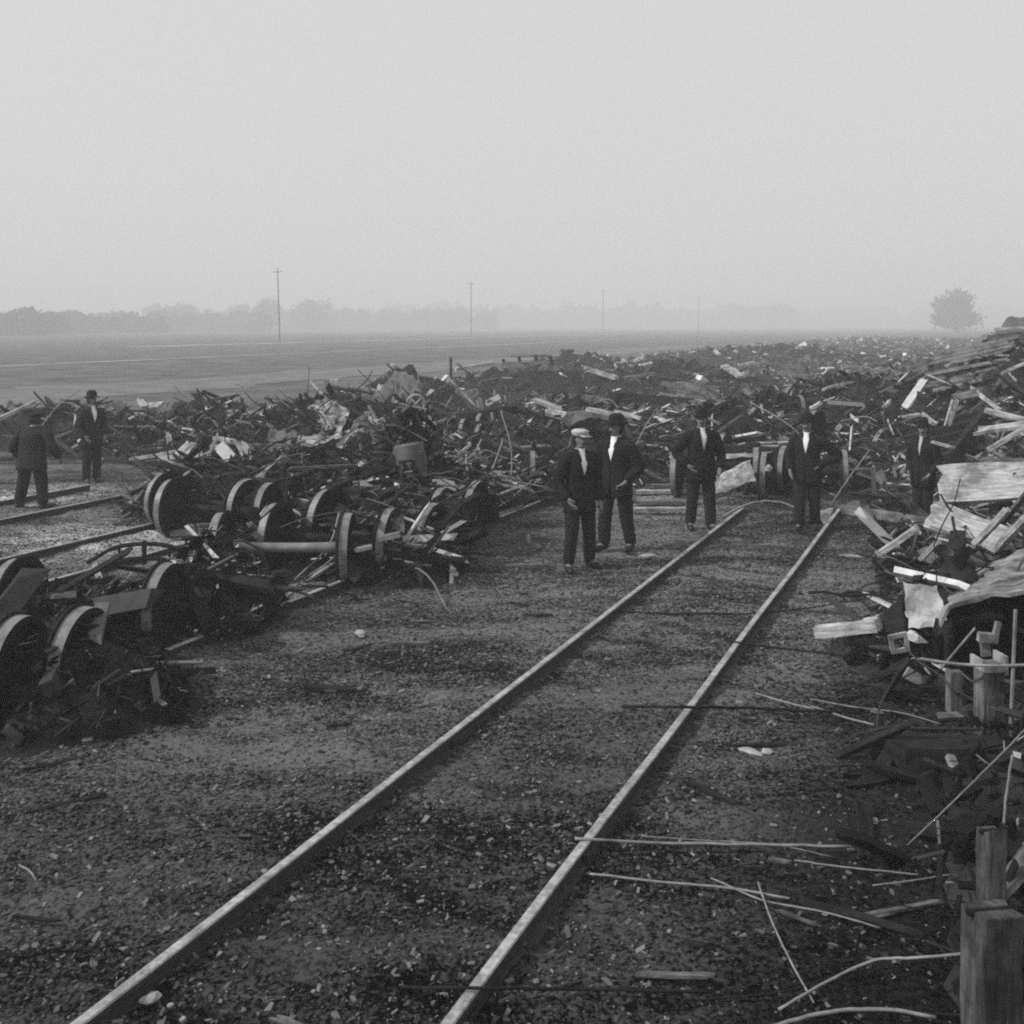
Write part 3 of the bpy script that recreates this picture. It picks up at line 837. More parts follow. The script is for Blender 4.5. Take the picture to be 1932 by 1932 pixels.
for i, (x, y, w) in enumerate(((1195, 893, 100), (1200, 906, 105), (1196, 928, 112), (1190, 948, 95), (1188, 962, 120), (1215, 917, 85))):
    plank(gp(x, y, .05), gp(x + w, y - 1, .05), .17, .06, 'wood_grey' if i % 2 else 'wood_pale', ['uppermost', 'second', 'fourth', 'fifth', 'lowest', 'third'][i] + ' board down of the flat-lying row between the men on the left of the track', jag=.2, warp=.004)
# left half
plank(at(-20, 800, 24.0), at(68, 757, 24.5), .2, .08, 'wood_pale', 'long pale beam slanting up over the man with his back turned')
plank(at(10, 770, 24.4), at(22, 752, 24.4), .16, .08, 'wood_pale', 'short pale block standing beside the slanting beam at the left edge')
plank(at(245, 866, 20.2), at(335, 852, 20.0), .10, .06, 'wood_pale', 'long straight pale lath pointing at the pale crumpled sheet left of centre')
plank(at(232, 948, 17.8), at(322, 880, 18.4), .12, .08, 'wood_grey', 'grey beam leaning diagonally on the left wreckage')
plank(at(448, 834, 18.6), at(470, 878, 18.2), .09, .05, 'wood_pale', 'left one of two parallel pale sticks slanting down on the burnt heap')
plank(at(458, 832, 18.5), at(478, 876, 18.1), .07, .05, 'wood_pale', 'right one of two parallel pale sticks slanting down on the burnt heap')
plank(at(398, 826, 19), at(442, 832, 18.8), .10, .06, 'wood_pale', 'pale board lying across the top of the burnt heap')
plank(at(392, 840, 18.4), at(432, 844, 18.2), .10, .05, 'wood_pale', 'second pale board just under the top one on the burnt heap')
plank(at(475, 838, 18.6), at(560, 842, 18.4), .08, .05, 'wood_grey', 'grey lath running right from the burnt heap')
plank(at(352, 882, 17.6), at(382, 879, 17.4), .10, .05, 'wood_pale', 'small pale board low on the front of the burnt heap')
plank(at(318, 815, 22), at(320, 842, 21.8), .10, .06, 'wood_pale', 'small pale upright board left of the burnt heap')
plank(at(262, 752, 30), at(275, 770, 29.6), .2, .06, 'wood_pale', 'pale board leaning in the wreckage right of the lone distant man')
plank(at(272, 768, 30), at(308, 766, 29.6), .3, .12, 'wood_pale', 'pale rounded board lying right of the lone distant man', roll=.5)
plank(at(232, 802, 24), at(244, 775, 24), .14, .06, 'wood_grey', 'grey leaning board close behind the lone distant man')
plank(gp(300, 995, .05), gp(402, 991, .05), .16, .06, 'wood_pale', 'upper of two pale parallel planks lying on bare ground at left', warp=.004)
plank(gp(296, 1008, .05), gp(400, 1003, .05), .2, .06, 'wood_pale', 'lower of two pale parallel planks lying on bare ground at left', warp=.004)
plank(at(366, 1113, 11.8), at(407, 1042, 12.0), .16, .06, 'wood_pale', 'pale board leaning steeply above the dark pile of front wheels')
plank(at(177, 1060, 12.3), at(190, 1099, 12.0), .06, .04, 'wood_pale', 'thin pale stick slanting by the front wheels')
plank(gp(193, 1284, .02), gp(240, 1263, .02), .06, .03, 'wood_pale', 'pale splinter on the ground right of the two nearest wheels', warp=.005)
plank(at(60, 1122, 10.6), at(175, 1108, 10.8), .12, .05, 'wood_grey', 'grey board lying across behind the two nearest wheels')
plank(gp(735, 1216, .02), gp(825, 1212, .02), .05, .03, 'wood_grey', 'thin grey stick lying alone on the cinders left of the track', warp=.004)
plank(gp(565, 1296, .02), gp(680, 1302, .02), .09, .03, 'char', 'charred stick lying on the cinders in the left foreground', warp=.006)
plank(gp(610, 1303, .02), gp(705, 1299, .02), .04, .02, 'wood_grey', 'pale strip beside the charred stick in the left foreground', warp=.004)
plank(gp(945, 1066, .03), gp(1055, 1068, .03), .05, .03, 'wood_grey', 'thin pale stick on the ground at the feet of the man in pale cap', warp=.004)
plank(gp(880, 996, .06), gp(985, 957, .10), .09, .07, 'wood_grey', 'long straight bar slanting over open ground left of the standing pair', warp=.003, jag=.02)
plank(gp(1205, 1052, .02), gp(1235, 1046, .02), .12, .03, 'wood_pale', 'small pale scrap right of the feet of the standing pair')
plank(at(857, 697, 55), at(930, 686, 56), .4, .2, 'wood_pale', 'long pale board on the far edge of the wreckage above the hand wheel')
plank(at(775, 712, 36), at(808, 737, 35.6), .5, .12, 'wood_pale', 'pale slab sloping down the right side of the far heap', roll=.3)
plank(at(610, 722, 34), at(645, 718, 34), .35, .15, 'wood_pale', 'pale board lying left of the far heap')
plank(at(705, 722, 36), at(722, 714, 36), .3, .15, 'wood_pale', 'small pale block on the left slope of the far heap')
plank(at(1028, 775, 22), at(1085, 790, 21.6), .22, .08, 'wood_pale', 'broad pale board left of the heads of the standing pair', roll=.4)
plank(at(1105, 772, 21), at(1165, 782, 20.8), .15, .08, 'wood_pale', 'pale board over the heads of the standing pair')
plank(at(1118, 782, 20), at(1175, 795, 19.8), .16, .07, 'wood_grey', 'grey board tilted just behind the heads of the standing pair')
plank(at(1160, 775, 21), at(1215, 792, 20.6), .14, .06, 'wood_pale', 'pale lath running right above the standing pair')
plank(at(970, 712, 48), at(1008, 708, 48), .9, .3, 'wood_grey', 'pale grey box-like slab on the far edge left of centre', roll=R(60))
plank(at(1160, 715, 42), at(1240, 705, 42), .3, .12, 'wood_grey', 'grey board lying far off above the standing pair')
plank(at(1365, 690, 44), at(1400, 712, 43), .4, .12, 'wood_pale', 'pale board far off above the man in the white shirt')
plank(at(1395, 690, 46), at(1425, 684, 46), .4, .12, 'wood_pale', 'short pale board on the far skyline right of centre')
# sheets
sheet([at(575, 785, 23.5), at(612, 748, 24), at(662, 778, 23.6), at(640, 825, 22.6)], 'sheet', 'pale crumpled sheet standing on edge left of the hand wheel', crumple=.1)
sheet([at(602, 876, 19.6), at(655, 838, 20.0), at(700, 770, 21.0), at(672, 800, 20.6)], 'sheet', 'jagged bright strip of metal running down in front of the crumpled sheet', crumple=.08)
sheet([at(530, 850, 20.5), at(640, 835, 20.8), at(640, 818, 22.4), at(545, 825, 22)], 'sheet', 'bright flat sheet lying below the crumpled standing sheet', crumple=.08)
sheet([at(590, 874, 19.0), at(640, 846, 19.2), at(655, 838, 19.8), at(605, 855, 19.6)], 'sheet', 'small torn sheet at the foot of the jagged bright strip', crumple=.06)
sheet([at(316, 868, 19.4), at(352, 832, 20), at(372, 838, 19.8), at(338, 872, 19.2)], 'sheet', 'pale corrugated scrap left of the burnt heap', crumple=.06)
sheet([at(690, 765, 30), at(745, 700, 32), at(800, 720, 31), at(760, 790, 29)], 'sheet_dark', 'dark torn sheet draped over the left face of the far heap', crumple=.1)
sheet([at(1340, 905, 17.5), at(1415, 868, 17.9), at(1425, 905, 17.5), at(1350, 935, 17.0)], 'sheet', 'grey curved sheet behind the man in the white shirt', crumple=.06)
sheet([at(1352, 868, 19.5), at(1475, 850, 19.8), at(1478, 835, 21), at(1360, 848, 21)], 'sheet', 'grey sheet lying flat behind the man in the white shirt', crumple=.05)
sheet([at(1690, 690, 30), at(1760, 665, 31), at(1770, 700, 30), at(1700, 730, 29)], 'sheet_dark', 'dark torn sheet on the mound left of the right pile', crumple=.1)
sheet([at(1800, 690, 24), at(1870, 660, 25), at(1880, 700, 24), at(1810, 730, 23)], 'sheet_dark', 'dark torn sheet leaning near the top of the right pile', crumple=.08)
sheet([at(1060, 800, 20.5), at(1125, 795, 20.8), at(1128, 770, 21.6), at(1070, 772, 21.6)], 'sheet_dark', 'dark sheet tilted behind the head of the man in the pale cap', crumple=.08)
sheet([gp(1590, 965, .05), gp(1640, 960, .05), gp(1640, 945, .12), gp(1600, 948, .1)], 'sheet_dark', 'dark flat sheet on the ground right of the rail end', crumple=.04)
sheet([gp(1538, 965, .12), gp(1572, 958, .14), gp(1566, 985, .02), gp(1555, 990, .02)], 'sheet', 'small bright triangular sheet wedged against the right rail end', crumple=.03)
# barrel with a pale lid
e = empty('drum', at(778, 880, 14.9))
b = MB(); b.lathe_x([(-.42, 0), (-.42, .27), (-.2, .30), (.2, .30), (.40, .28), (.40, 0)], 24)
o = b.build('drum_body', M['sheet_dark'], e); o.rotation_euler = (0, R(-90), 0)
b = MB(); b.lathe_x([(.403, 0), (.403, .285), (.45, .285), (.46, 0)], 24)
o = b.build('lid', M['deck'], e); o.rotation_euler = (0, R(-90), 0)
e.rotation_euler = (R(-6), R(-10), 0)
e.scale = (.74, .74, .74)
tag(e, 'dark drum with a pale lid tilted on top of the dark heap', 'drum')

# rods and wires
rod([gp(1350, 1190, .1), gp(1386, 1211, .13), gp(1500, 1226, .06), gp(1642, 1243, .1)], .013, 'iron', 'thin dark rod crossing the right rail level with the square washer plate')
rod([gp(1175, 1333, .04), gp(1290, 1334, .135), gp(1420, 1336, .04), gp(1625, 1345, .05)], .022, 'iron', 'long dark rod crossing the right rail in the middle foreground')
rod([gp(1085, 1582, .12), gp(1250, 1591, .05), gp(1430, 1593, .05), gp(1605, 1598, .04)], .016, 'rod_pale', 'long pale rod on the ground right of the near right rail')
rod([gp(1105, 1648, .02), gp(1250, 1664, .03), gp(1380, 1676, .02), gp(1490, 1696, .03)], .013, 'rod_pale', 'thin rod on the ground just below the long pale one')
rod([gp(755, 1862, .03), gp(880, 1864, .125), gp(1100, 1866, .04), gp(1345, 1872, .04)], .014, 'iron', 'dark rod crossing the right rail at the bottom of the view')
rod([gp(1425, 1308, .03), gp(1480, 1324, .03), gp(1535, 1338, .03)], .014, 'rod_pale', 'short pale rod on the ground below the middle crossing rod')
rod([gp(1530, 1332, .03), gp(1590, 1352, .03), gp(1650, 1368, .03)], .014, 'rod_pale', 'short pale rod near the foot of the flat car')
rod([gp(1165, 1154, .02), gp(1250, 1157, .03), gp(1378, 1158, .1)], .018, 'iron', 'dark bar lying between the two clear rails far from the viewer')
rod([gp(1380, 1160, .12), gp(1480, 1152, .05), gp(1570, 1140, .1), gp(1690, 1120, .3)], .010, 'iron', 'thin dark wire running from the right rail to the torn panel')
rod([gp(1430, 1665, .05), gp(1455, 1735, .05), gp(1490, 1810, .04), gp(1535, 1892, .03)], .010, 'rod_pale', 'thin pale wire running toward the viewer in the lower right')
rod([gp(1470, 1905, .03), gp(1560, 1852, .06), gp(1650, 1812, .12), gp(1740, 1806, .2), gp(1850, 1798, .25)], .012, 'rod_pale', 'bent wire curving toward the thick squared post')
rod([gp(1430, 1945, .02), gp(1545, 1913, .05), gp(1660, 1904, .06), gp(1765, 1920, .03)], .016, 'rod_pale', 'arched rod at the bottom right of the view')
rod([gp(1710, 1596, .02), at(1800, 1512, 5.9), at(1880, 1432, 5.6), at(1950, 1362, 5.3)], .010, 'rod_pale', 'straight wire slanting up to the right edge above the narrow post')
rod([at(1893, 1562, 5.3), at(1900, 1490, 5.3), at(1910, 1425, 5.3)], .014, 'rod_pale', 'short upright rod right of the slanting wire')
rod([at(1362, 976, 16.4), at(1400, 956, 16.5), at(1440, 946, 16.6), at(1480, 950, 16.6), at(1508, 962, 16.5)], .030, 'rod_pale', 'arched pale bar bridging the ends of the two clear rails')
rod([gp(36, 1632, .01), gp(58, 1645, .04), gp(68, 1662, .01)], .010, 'rod_pale', 'small hooked wire on the cinders in the left foreground')
rod([at(0, 1146, 9.4), at(45, 1118, 9.8), at(88, 1090, 10.2)], .018, 'rod_pale', 'pale rod slanting up from the left edge over the nearest wheels')
rod([at(42, 1125, 9.6), at(120, 1131, 9.6), at(205, 1136, 9.7)], .016, 'iron', 'thin rod lying level over the nearest wheels')
rod([at(264, 1106, 10.6), at(300, 1126, 10.5), at(326, 1145, 10.4)], .014, 'rod_pale', 'pale rod slanting down right over the dark front pile')
rod([at(208, 1122, 10.8), at(240, 1092, 11.0), at(255, 1070, 11.2)], .012, 'rod_pale', 'thin rod rising between the front wheels and the bowed rods')
rod([at(250, 1070, 12), at(300, 1062, 12), at(345, 1040, 12.2)], .012, 'rod_pale', 'thin bent rod left of the pale leaning board')
rod([gp(640, 968, .75), gp(620, 1030, .4), gp(555, 1095, .03)], .020, 'rod_pale', 'first of three bent rods sweeping down left of the pale-axled wheel')
rod([gp(660, 975, .7), gp(635, 1045, .35), gp(575, 1092, .03)], .016, 'rod_pale', 'second of three bent rods sweeping down left of the pale-axled wheel')
rod([gp(640, 1000, .6), gp(615, 1050, .25), gp(520, 1100, .03)], .016, 'iron', 'third, lowest of three bent rods sweeping down by the pale-axled wheel')
rod([at(909, 828, 19.5), at(892, 862, 18.6), at(875, 895, 18.0)], .018, 'rod_pale', 'left one of the slanting rods between dark heap and standing pair')
rod([at(948, 832, 19.5), at(928, 888, 18.2), at(902, 953, 16.8)], .022, 'rod_pale', 'long middle one of the slanting rods between dark heap and standing pair')
rod([at(962, 900, 18.0), at(936, 930, 17.2), at(906, 958, 16.6)], .016, 'rod_pale', 'lower one of the slanting rods between dark heap and standing pair')
rod([at(1005, 905, 17.6), at(970, 935, 17.0), at(925, 968, 16.4)], .016, 'rod_pale', 'lowest right one of the slanting rods between dark heap and standing pair')
rod([at(790, 795, 20), at(850, 740, 22), at(905, 700, 24)], .014, 'iron', 'thin dark rod rising right from the drum toward the far field')
rod([at(800, 775, 22), at(830, 810, 21), at(855, 828, 20)], .018, 'rod_pale', 'rod running down right from the hand wheel')
rod([at(700, 900, 15.5), at(640, 965, 14.5), at(600, 1000, 14)], .014, 'rod_pale', 'thin rod over the wheels left of the dark heap')
rod([at(560, 880, 18), at(520, 930, 17.4), at(480, 975, 16.8)], .014, 'rod_pale', 'thin rod slanting left over the dusty pale wheel')
rod([at(1565, 955, 16), at(1600, 905, 16.4), at(1640, 850, 17)], .016, 'rod_pale', 'thin rod rising right of the man with bent arms')
rod([at(1195, 850, 19), at(1220, 800, 20), at(1235, 780, 20.5)], .016, 'rod_pale', 'thin rod rising right of the standing pair')
rod([at(1190, 862, 19), at(1240, 842, 19), at(1310, 832, 18.6)], .022, 'iron', 'bowed dark rod left of the man in the white shirt')
rod([at(460, 780, 24), at(445, 800, 23), at(400, 815, 22)], .016, 'rod_pale', 'thin bent rod over the top of the burnt heap')
rod([at(110, 830, 19.5), at(160, 800, 21), at(215, 760, 23)], .016, 'iron', 'thin dark rod behind the two left men')
# bow-shaped ladder-like frame
e = empty('bowed_ladder', gp(270, 1050, .3))
inv = Matrix.Translation(-e.location)
def wpart(o, e_=e, inv_=inv): o.parent = e_; o.matrix_parent_inverse = inv_; return o
for dz, yy in ((0, 0), (27, .02)):
    b = MB(); b.tube(curve_pts([at(165, 1062 + dz * .7, 12.6), at(215, 1034 + dz, 12.6), at(272, 1026 + dz, 12.6), at(325, 1032 + dz, 12.6), at(372, 1058 + dz * .5, 12.6)]), .028); wpart(b.build('bowed_rod', M['iron']))
for x in (225, 272, 320):
    b = MB(); b.tube([at(x, 1020 if x == 272 else 1030, 12.6), at(x, 1066, 12.6)], .03 if x == 272 else .018); wpart(b.build('crosspiece', M['iron']))
tag(e, 'bow-shaped dark ladder of two rods with crosspieces against pale ground at left', 'ladder')
# lumps
lump(gp(283, 1884, .02), (.10, .06, .045), 'stone', 'large pale rock lying between the rails at the bottom left', seed=3)
lump(gp(322, 1897, .01), (.03, .025, .02), 'stone', 'small pale stone right of the large pale rock', seed=4)
lump(gp(345, 1922, .01), (.03, .025, .02), 'stone', 'small pale stone nearest the lower frame edge, below the large rock', seed=14)
lump(gp(680, 1195, .03), (.17, .09, .06), 'stone', 'pale stone lying alone on the cinders left of the track', seed=5)
lump(gp(997, 1019, .06), (.08, .07, .16), 'stone', 'small white upright stone on open ground left of the standing pair', seed=6)
lump(at(742, 694, 35), (.4, .3, .35), 'stone', 'bright lump on the peak of the far heap', seed=7)
lump(at(1275, 628 + 235, 19), (.3, .2, .2), 'stone', 'pale lump behind the row of flat boards', seed=8)
lump(gp(1415, 1418, .01), (.20, .10, .03), 'stone', 'flat pale patch-like stone right of the right rail', seed=9)
lump(gp(1447, 1417, .01), (.10, .08, .03), 'stone', 'small flat stone touching the flat pale one right of the rail', seed=19)
lump(gp(1648, 1548, .03), (.07, .05, .04), 'stone', 'small pale stone left of the straight slanting wire', seed=10)
lump(at(1450, 884, 17), (.12, .12, .14), 'stone', 'white scrap on the bogie at the end of the clear track', seed=12)
lump(at(1408, 1062, 1), (.001, .001, .001), 'stone', seed=12).name = 'drop'
bpy.data.objects.remove(bpy.data.objects['drop'])
for i, (x, y) in enumerate(((402, 1062), (413, 1075), (427, 1066), (441, 1058), (452, 1080), (460, 1100), (238, 1135), (255, 1126), (205, 1165), (369, 1190))):
    lump(at(x, y, 10.6 - (y > 1120) * .9), (.055, .04, .025), 'stone', 'white chip scattered on the dark front pile of wheels and rubble', cat='chip', name='chip', group='white chips on the dark front pile', seed=30 + i)

# ------------------------------------------------------------------ more planks, bars and sheets of the wreckage, each a thing of its own
MARKS = [(1.6, 7.2, 'on the dark ground right of the right rail'), (1.7, 5.2, 'on the dark ground before the thick squared post'), (-2.4, 6.8, 'on the cinders left of the left rail'),
         (-1.6, 10.5, 'on the cinders in front of the standing pair'), (-3.4, 5.6, 'on the cinders in the lower left corner'), (.6, 7.5, 'between the two clear rails'),
         (-9.3, 17.4, 'beside the man with his back turned'), (-8.4, 20.4, 'near the lone distant man'), (-5.3, 19, 'on the burnt heap'), (-4.0, 23.5, 'by the crumpled standing sheet'),
         (-1.6, 18.4, 'on the dark heap under the drum'), (-3.3, 34, 'on the far heap with the bright peak'), (.2, 19, 'by the wheelset behind the standing pair'), (1.6, 22.5, 'behind the standing pair'),
         (3.0, 20, 'behind the man in the white shirt'), (5.0, 22, 'between the two men on the track'), (6.0, 19.5, 'behind the man with bent arms'), (8.6, 26, 'on the mound behind the man with bent arms'),
         (7.4, 15.5, 'in front of the broad cracked slab'), (8.2, 13, 'below the broad cracked slab'), (10, 19, 'high on the right pile'), (6.0, 10, 'behind the flat car'), (4.6, 8.6, 'under the flat car deck'),
         (-4.2, 11.2, 'on the dark front pile of wheels'), (-6.5, 10, 'behind the nearest wheels'), (-12, 30, 'beyond the lone distant man'), (0, 45, 'far off above the standing pair'),
         (12, 50, 'far off on the right ridge'), (6, 34, 'far off behind the two men on the track'), (-5, 50, 'on the far edge left of centre'), (22, 70, 'in the hazy distance at right'), (5, 75, 'in the hazy distance at centre')]
pend = {}
def defer(o, tone, kind, pose, cat, group):
    p = o.matrix_world.translation if o.parent is None else o.location
    k_ = min(MARKS, key=lambda m_: math.hypot(m_[0] - p.x, (m_[1] - p.y) * .7))[2]
    pend.setdefault((f'{tone} {kind} {pose} {k_}', cat, group), []).append((p.x / max(p.y, 1), o))
ORD = ['first', 'second', 'third', 'fourth', 'fifth', 'sixth', 'seventh', 'eighth', 'ninth', 'tenth', 'eleventh', 'twelfth']
def settle():
    for (lab, cat, group), lst in pend.items():
        lst.sort(key=lambda t: t[0])
        for i, (_, o) in enumerate(lst):
            s = lab
            if len(lst) > 1: s = lab + (', leftmost' if i == 0 else ', rightmost' if i == len(lst) - 1 else ', %s from left' % ORD[min(i, 11)])
            tag(o, s, cat, group)
rr_ = random.Random(21)
def spot(n, y0, y1, power=1.2):
    out = []
    while len(out) < n:
        Yv = y0 + (y1 - y0) * rr_.random() ** power
        Xv = rr_.uniform(-.52, .52) * Yv
        h = float(wreck_h(Xv, Yv))
        if Xv < 0 and Yv < 12.5 or (-2.7 < Xv < -.5 and Yv < 18.5): continue
        if (.272 < Xv / Yv < .31 and 16 < Yv < 34) or (.38 < Xv / Yv < .43 and 15.4 < Yv < 22): continue
        if h > .12 and (float(wreck_mask(Xv, Yv)) > .7 or float(front_h(Xv, Yv)) > .2): out.append((Xv, Yv, h))
    return out
for (Xv, Yv, h) in spot(120, 9, 62):
    L = rr_.uniform(.4, 1.6) * (1 + Yv / 90); yaw = rr_.uniform(0, math.pi); pit = rr_.gauss(0, .32)
    pale = rr_.random() < .34
    d = Vector((math.cos(yaw) * math.cos(pit), math.sin(yaw) * math.cos(pit), math.sin(pit))) * L / 2
    c = Vector((Xv, Yv, h * 1.0 + .08 + abs(d.z) * .5))
    o = plank(c - d, c + d, rr_.uniform(.05, .14) * (1 + Yv / 90), rr_.uniform(.02, .05), 'wood_pale' if pale else 'wood_grey', roll=rr_.gauss(0, .5), jag=.25)
    defer(o, 'pale' if pale else 'grey', 'plank', 'leaning' if abs(pit) > .35 else 'lying', 'plank', 'planks strewn over the wreckage')
n_right = 0
while n_right < 52:
    Yv = rr_.uniform(9.5, 24); Xv = tp(rr_.uniform(-1.0, 2.2), Yv).x
    h = float(wreck_h(Xv, Yv))
    if h < .15 or Xv > .53 * Yv: continue
    n_right += 1
    L = rr_.uniform(.35, 1.5); yaw = rr_.gauss(.3, .9); pit = rr_.gauss(0, .4); pale = rr_.random() < .55
    d = Vector((math.cos(yaw) * math.cos(pit), math.sin(yaw) * math.cos(pit), math.sin(pit))) * L / 2
    c = Vector((Xv, Yv, h + .10 + abs(d.z) * .5))
    o = plank(c - d, c + d, rr_.uniform(.05, .16), rr_.uniform(.02, .05), 'wood_pale' if pale else 'wood_grey', roll=rr_.gauss(0, .6), jag=.3)
    defer(o, 'pale' if pale else 'grey', 'broken board', 'leaning' if abs(pit) > .35 else 'lying', 'plank', 'planks strewn over the wreckage')
for (Xv, Yv, h) in spot(46, 15, 34):
    L = rr_.uniform(.8, 2.2); yaw = rr_.uniform(0, math.pi); pit = rr_.gauss(.1, .45)
    worn = rr_.random() < .5
    d = Vector((math.cos(yaw) * math.cos(pit), math.sin(yaw) * math.cos(pit), math.sin(pit))) * L / 2
    c = Vector((Xv, Yv, h + .12 + abs(d.z) * .6))
    o = rod([c - d, c + Vector((rr_.gauss(0, .1), rr_.gauss(0, .1), rr_.uniform(0, .2))), c + d], rr_.uniform(.012, .022), 'rod_pale' if worn else 'iron')
    defer(o, 'pale' if worn else 'dark', 'bent rod', 'jutting' if abs(pit) > .35 else 'lying', 'rod', 'bent rods and wires')
for (Xv, Yv, h) in spot(16, 12, 60) + [(x_, y_, float(wreck_h(x_, y_))) for x_, y_ in ((-5.2, 18.6), (-4.1, 17.6), (-3.6, 18.5), (-6.4, 20.4), (-4.8, 20.8))]:
    S = rr_.uniform(.3, .65) * (1 + Yv / 70); yaw = rr_.uniform(0, 6.28); pit = rr_.gauss(.5, .4)
    x_ = Vector((math.cos(yaw), math.sin(yaw), 0)) * S; y_ = (Vector((-math.sin(yaw), math.cos(yaw), 0)) * math.cos(pit) + Vector((0, 0, math.sin(pit)))) * S * rr_.uniform(.5, 1)
    c = Vector((Xv, Yv, h + .05 + abs(y_.z) * .3))
    pale = rr_.random() < .4
    o = sheet([c - x_ / 2 - y_ / 2, c + x_ / 2 - y_ / 2, c + x_ / 2 + y_ / 2, c - x_ / 2 + y_ / 2], 'sheet' if pale else 'sheet_dark', crumple=.1)
    defer(o, 'pale' if pale else 'dark', 'torn sheet', 'tilted' if pit > .3 else 'lying', 'metal sheet', 'torn sheets in the wreckage')
for k in range(46):
    right = k < 20
    while True:
        Xv, Yv = (rr_.uniform(.2, 3.2), rr_.uniform(4.4, 9.5)) if right else (rr_.uniform(-5, 1.5), rr_.uniform(4.4, 12.5))
        u_ = Xv - TRK * Yv
        if right and -1.95 < u_ < 1.6 and Xv < .53 * Yv: break
        if not right and u_ < -2.6 and abs(u_ + 3.95) > .2 and abs(Xv) < .51 * Yv and float(front_h(Xv, Yv)) < .02: break
    L = rr_.uniform(.08, .30) if rr_.random() < .75 else rr_.uniform(.4, .7); yaw = rr_.gauss(0, .5)
    d = Vector((math.cos(yaw), math.sin(yaw), rr_.gauss(0, .04))) * L / 2; c = Vector((Xv, Yv, .018))
    dark = rr_.random() < .45
    o = plank(c - d, c + d, rr_.uniform(.018, .042), rr_.uniform(.01, .02), 'char' if dark else 'wood_grey', jag=.15, name='splinter', warp=.01, roll=rr_.gauss(0, .2))
    defer(o, 'charred' if dark else 'grey', 'splinter' if L < .4 else 'stick', 'lying', 'splinter', 'splinters strewn over the open ground')
for k in range(12):
    while True:
        Xv, Yv = rr_.uniform(.6, 3.4), rr_.uniform(4.3, 8.8)
        if -1.9 < Xv - TRK * Yv < 1.3 and Xv < .5 * Yv: break
    L = rr_.uniform(.6, 1.5); yaw = rr_.gauss(-.15, .35)
    d = Vector((math.cos(yaw), math.sin(yaw), 0)) * L / 2; c = Vector((Xv, Yv, .02)); n_ = Vector((-d.y, d.x, 0)).normalized()
    worn = rr_.random() < .5
    o = rod([c - d, c - d * .3 + n_ * rr_.gauss(0, .03) + Vector((0, 0, .01)), c + d * .4 + n_ * rr_.gauss(0, .04) + Vector((0, 0, .02)), c + d], rr_.uniform(.005, .009), 'rod_pale' if worn else 'iron')
    defer(o, 'pale' if worn else 'dark', 'thin wire', 'stretched', 'rod', 'bent rods and wires')
n_right = 0
while n_right < 34:
    Yv = rr_.uniform(5.4, 9.2); Xv = tp(rr_.uniform(-.8, .9), Yv).x
    if Xv > .52 * Yv: continue
    n_right += 1
    h = float(wreck_h(Xv, Yv)); L = rr_.uniform(.3, .9); yaw = rr_.gauss(0, .9); pit = rr_.gauss(0, .35)
    d = Vector((math.cos(yaw) * math.cos(pit), math.sin(yaw) * math.cos(pit), math.sin(pit))) * L / 2
    c = Vector((Xv, Yv, h + .01 + abs(d.z) * .8))
    dark = rr_.random() < .94
    o = plank(c - d, c + d, rr_.uniform(.04, .12), rr_.uniform(.02, .05), 'char' if dark else 'wood_grey', roll=rr_.gauss(0, .5), jag=.3)
    defer(o, 'charred' if dark else 'grey', 'broken board', 'leaning' if abs(pit) > .35 else 'lying', 'plank', 'planks strewn over the wreckage')
settle()

# larger recognisable remains of the cars
def car_side(c, rot, label, L=3.4, H=1.7, m='wood_grey'):
    e_ = empty('wagon_wall', c, rot)
    b = MB(); n_ = 11; q_ = random.Random(len(bpy.data.objects))
    for k in range(n_):
        z0 = -H / 2 + H * k / n_; l0 = -L / 2 + q_.random() ** 2 * L * .35; l1 = L / 2 - q_.random() ** 2 * L * .35
        if q_.random() < .12: continue
        b.box(((l0 + l1) / 2, q_.uniform(-.006, .006), z0 + H / n_ / 2), (l1 - l0, .03, H / n_ - .014), (0, q_.gauss(0, .012), 0))
    b.build('boarding', M[m], e_)
    for k in range(4):
        b = MB(); b.box((-L * .42 + L * .28 * k, .06, q_.uniform(-.1, .1)), (.11, .08, H * q_.uniform(.8, 1.05)), (0, q_.gauss(0, .05), 0)); b.build('upright', M['char'], e_)
    return tag(e_, label, 'wagon wall', 'fallen sides of the burnt cars', 'thing')
def ground_h(p): return float(wreck_h(p.x, p.y))
for x, y, Yv, rot, lab in ((1000, 722, 42, (R(-40), 0, .3), 'fallen boarded wagon wall far off left of centre, above the standing pair'),
                           (1300, 715, 38, (R(-30), R(8), -.4), 'fallen boarded wagon wall far off above the man in the white shirt'),
                           (1655, 735, 27, (R(-50), R(-12), .5), 'boarded wagon wall tilted on the mound behind the man with bent arms'),
                           (1490, 690, 50, (R(-35), R(5), .2), 'fallen boarded wagon wall on the far ridge right of centre'),
                           (1840, 700, 23, (R(-45), R(-14), -.5), 'boarded wagon wall leaning high on the right pile'),
                           (1120, 745, 32, (R(-55), R(6), .8), 'boarded wagon wall standing askew above the standing pair')):
    p = at(x, y, Yv); p.z = ground_h(p) + .25
    car_side(p, rot, lab, L=2.0 + Yv * .012, H=1.3)
def underframe(c, rot, label, L=4.2):
    e_ = empty('car_underframe', c, rot)
    for s in (-1, 1):
        b = MB(); b.box((0, s * .95, 0), (L, .16, .26)); b.build('side_sill', M['char'], e_)
        b = MB(); b.tube([(-L * .48, s * .7, -.1), (-L * .2, s * .7, -.42), (L * .2, s * .7, -.42), (L * .48, s * .7, -.1)], .022); b.build('truss_rod', M['rod_pale'], e_)
    for k in range(5):
        b = MB(); b.box((-L * .45 + L * .225 * k, 0, .02), (.15, 1.74, .2)); b.build('cross_member', M['char'], e_)
    return tag(e_, label, 'car underframe', 'burnt underframes of the cars')
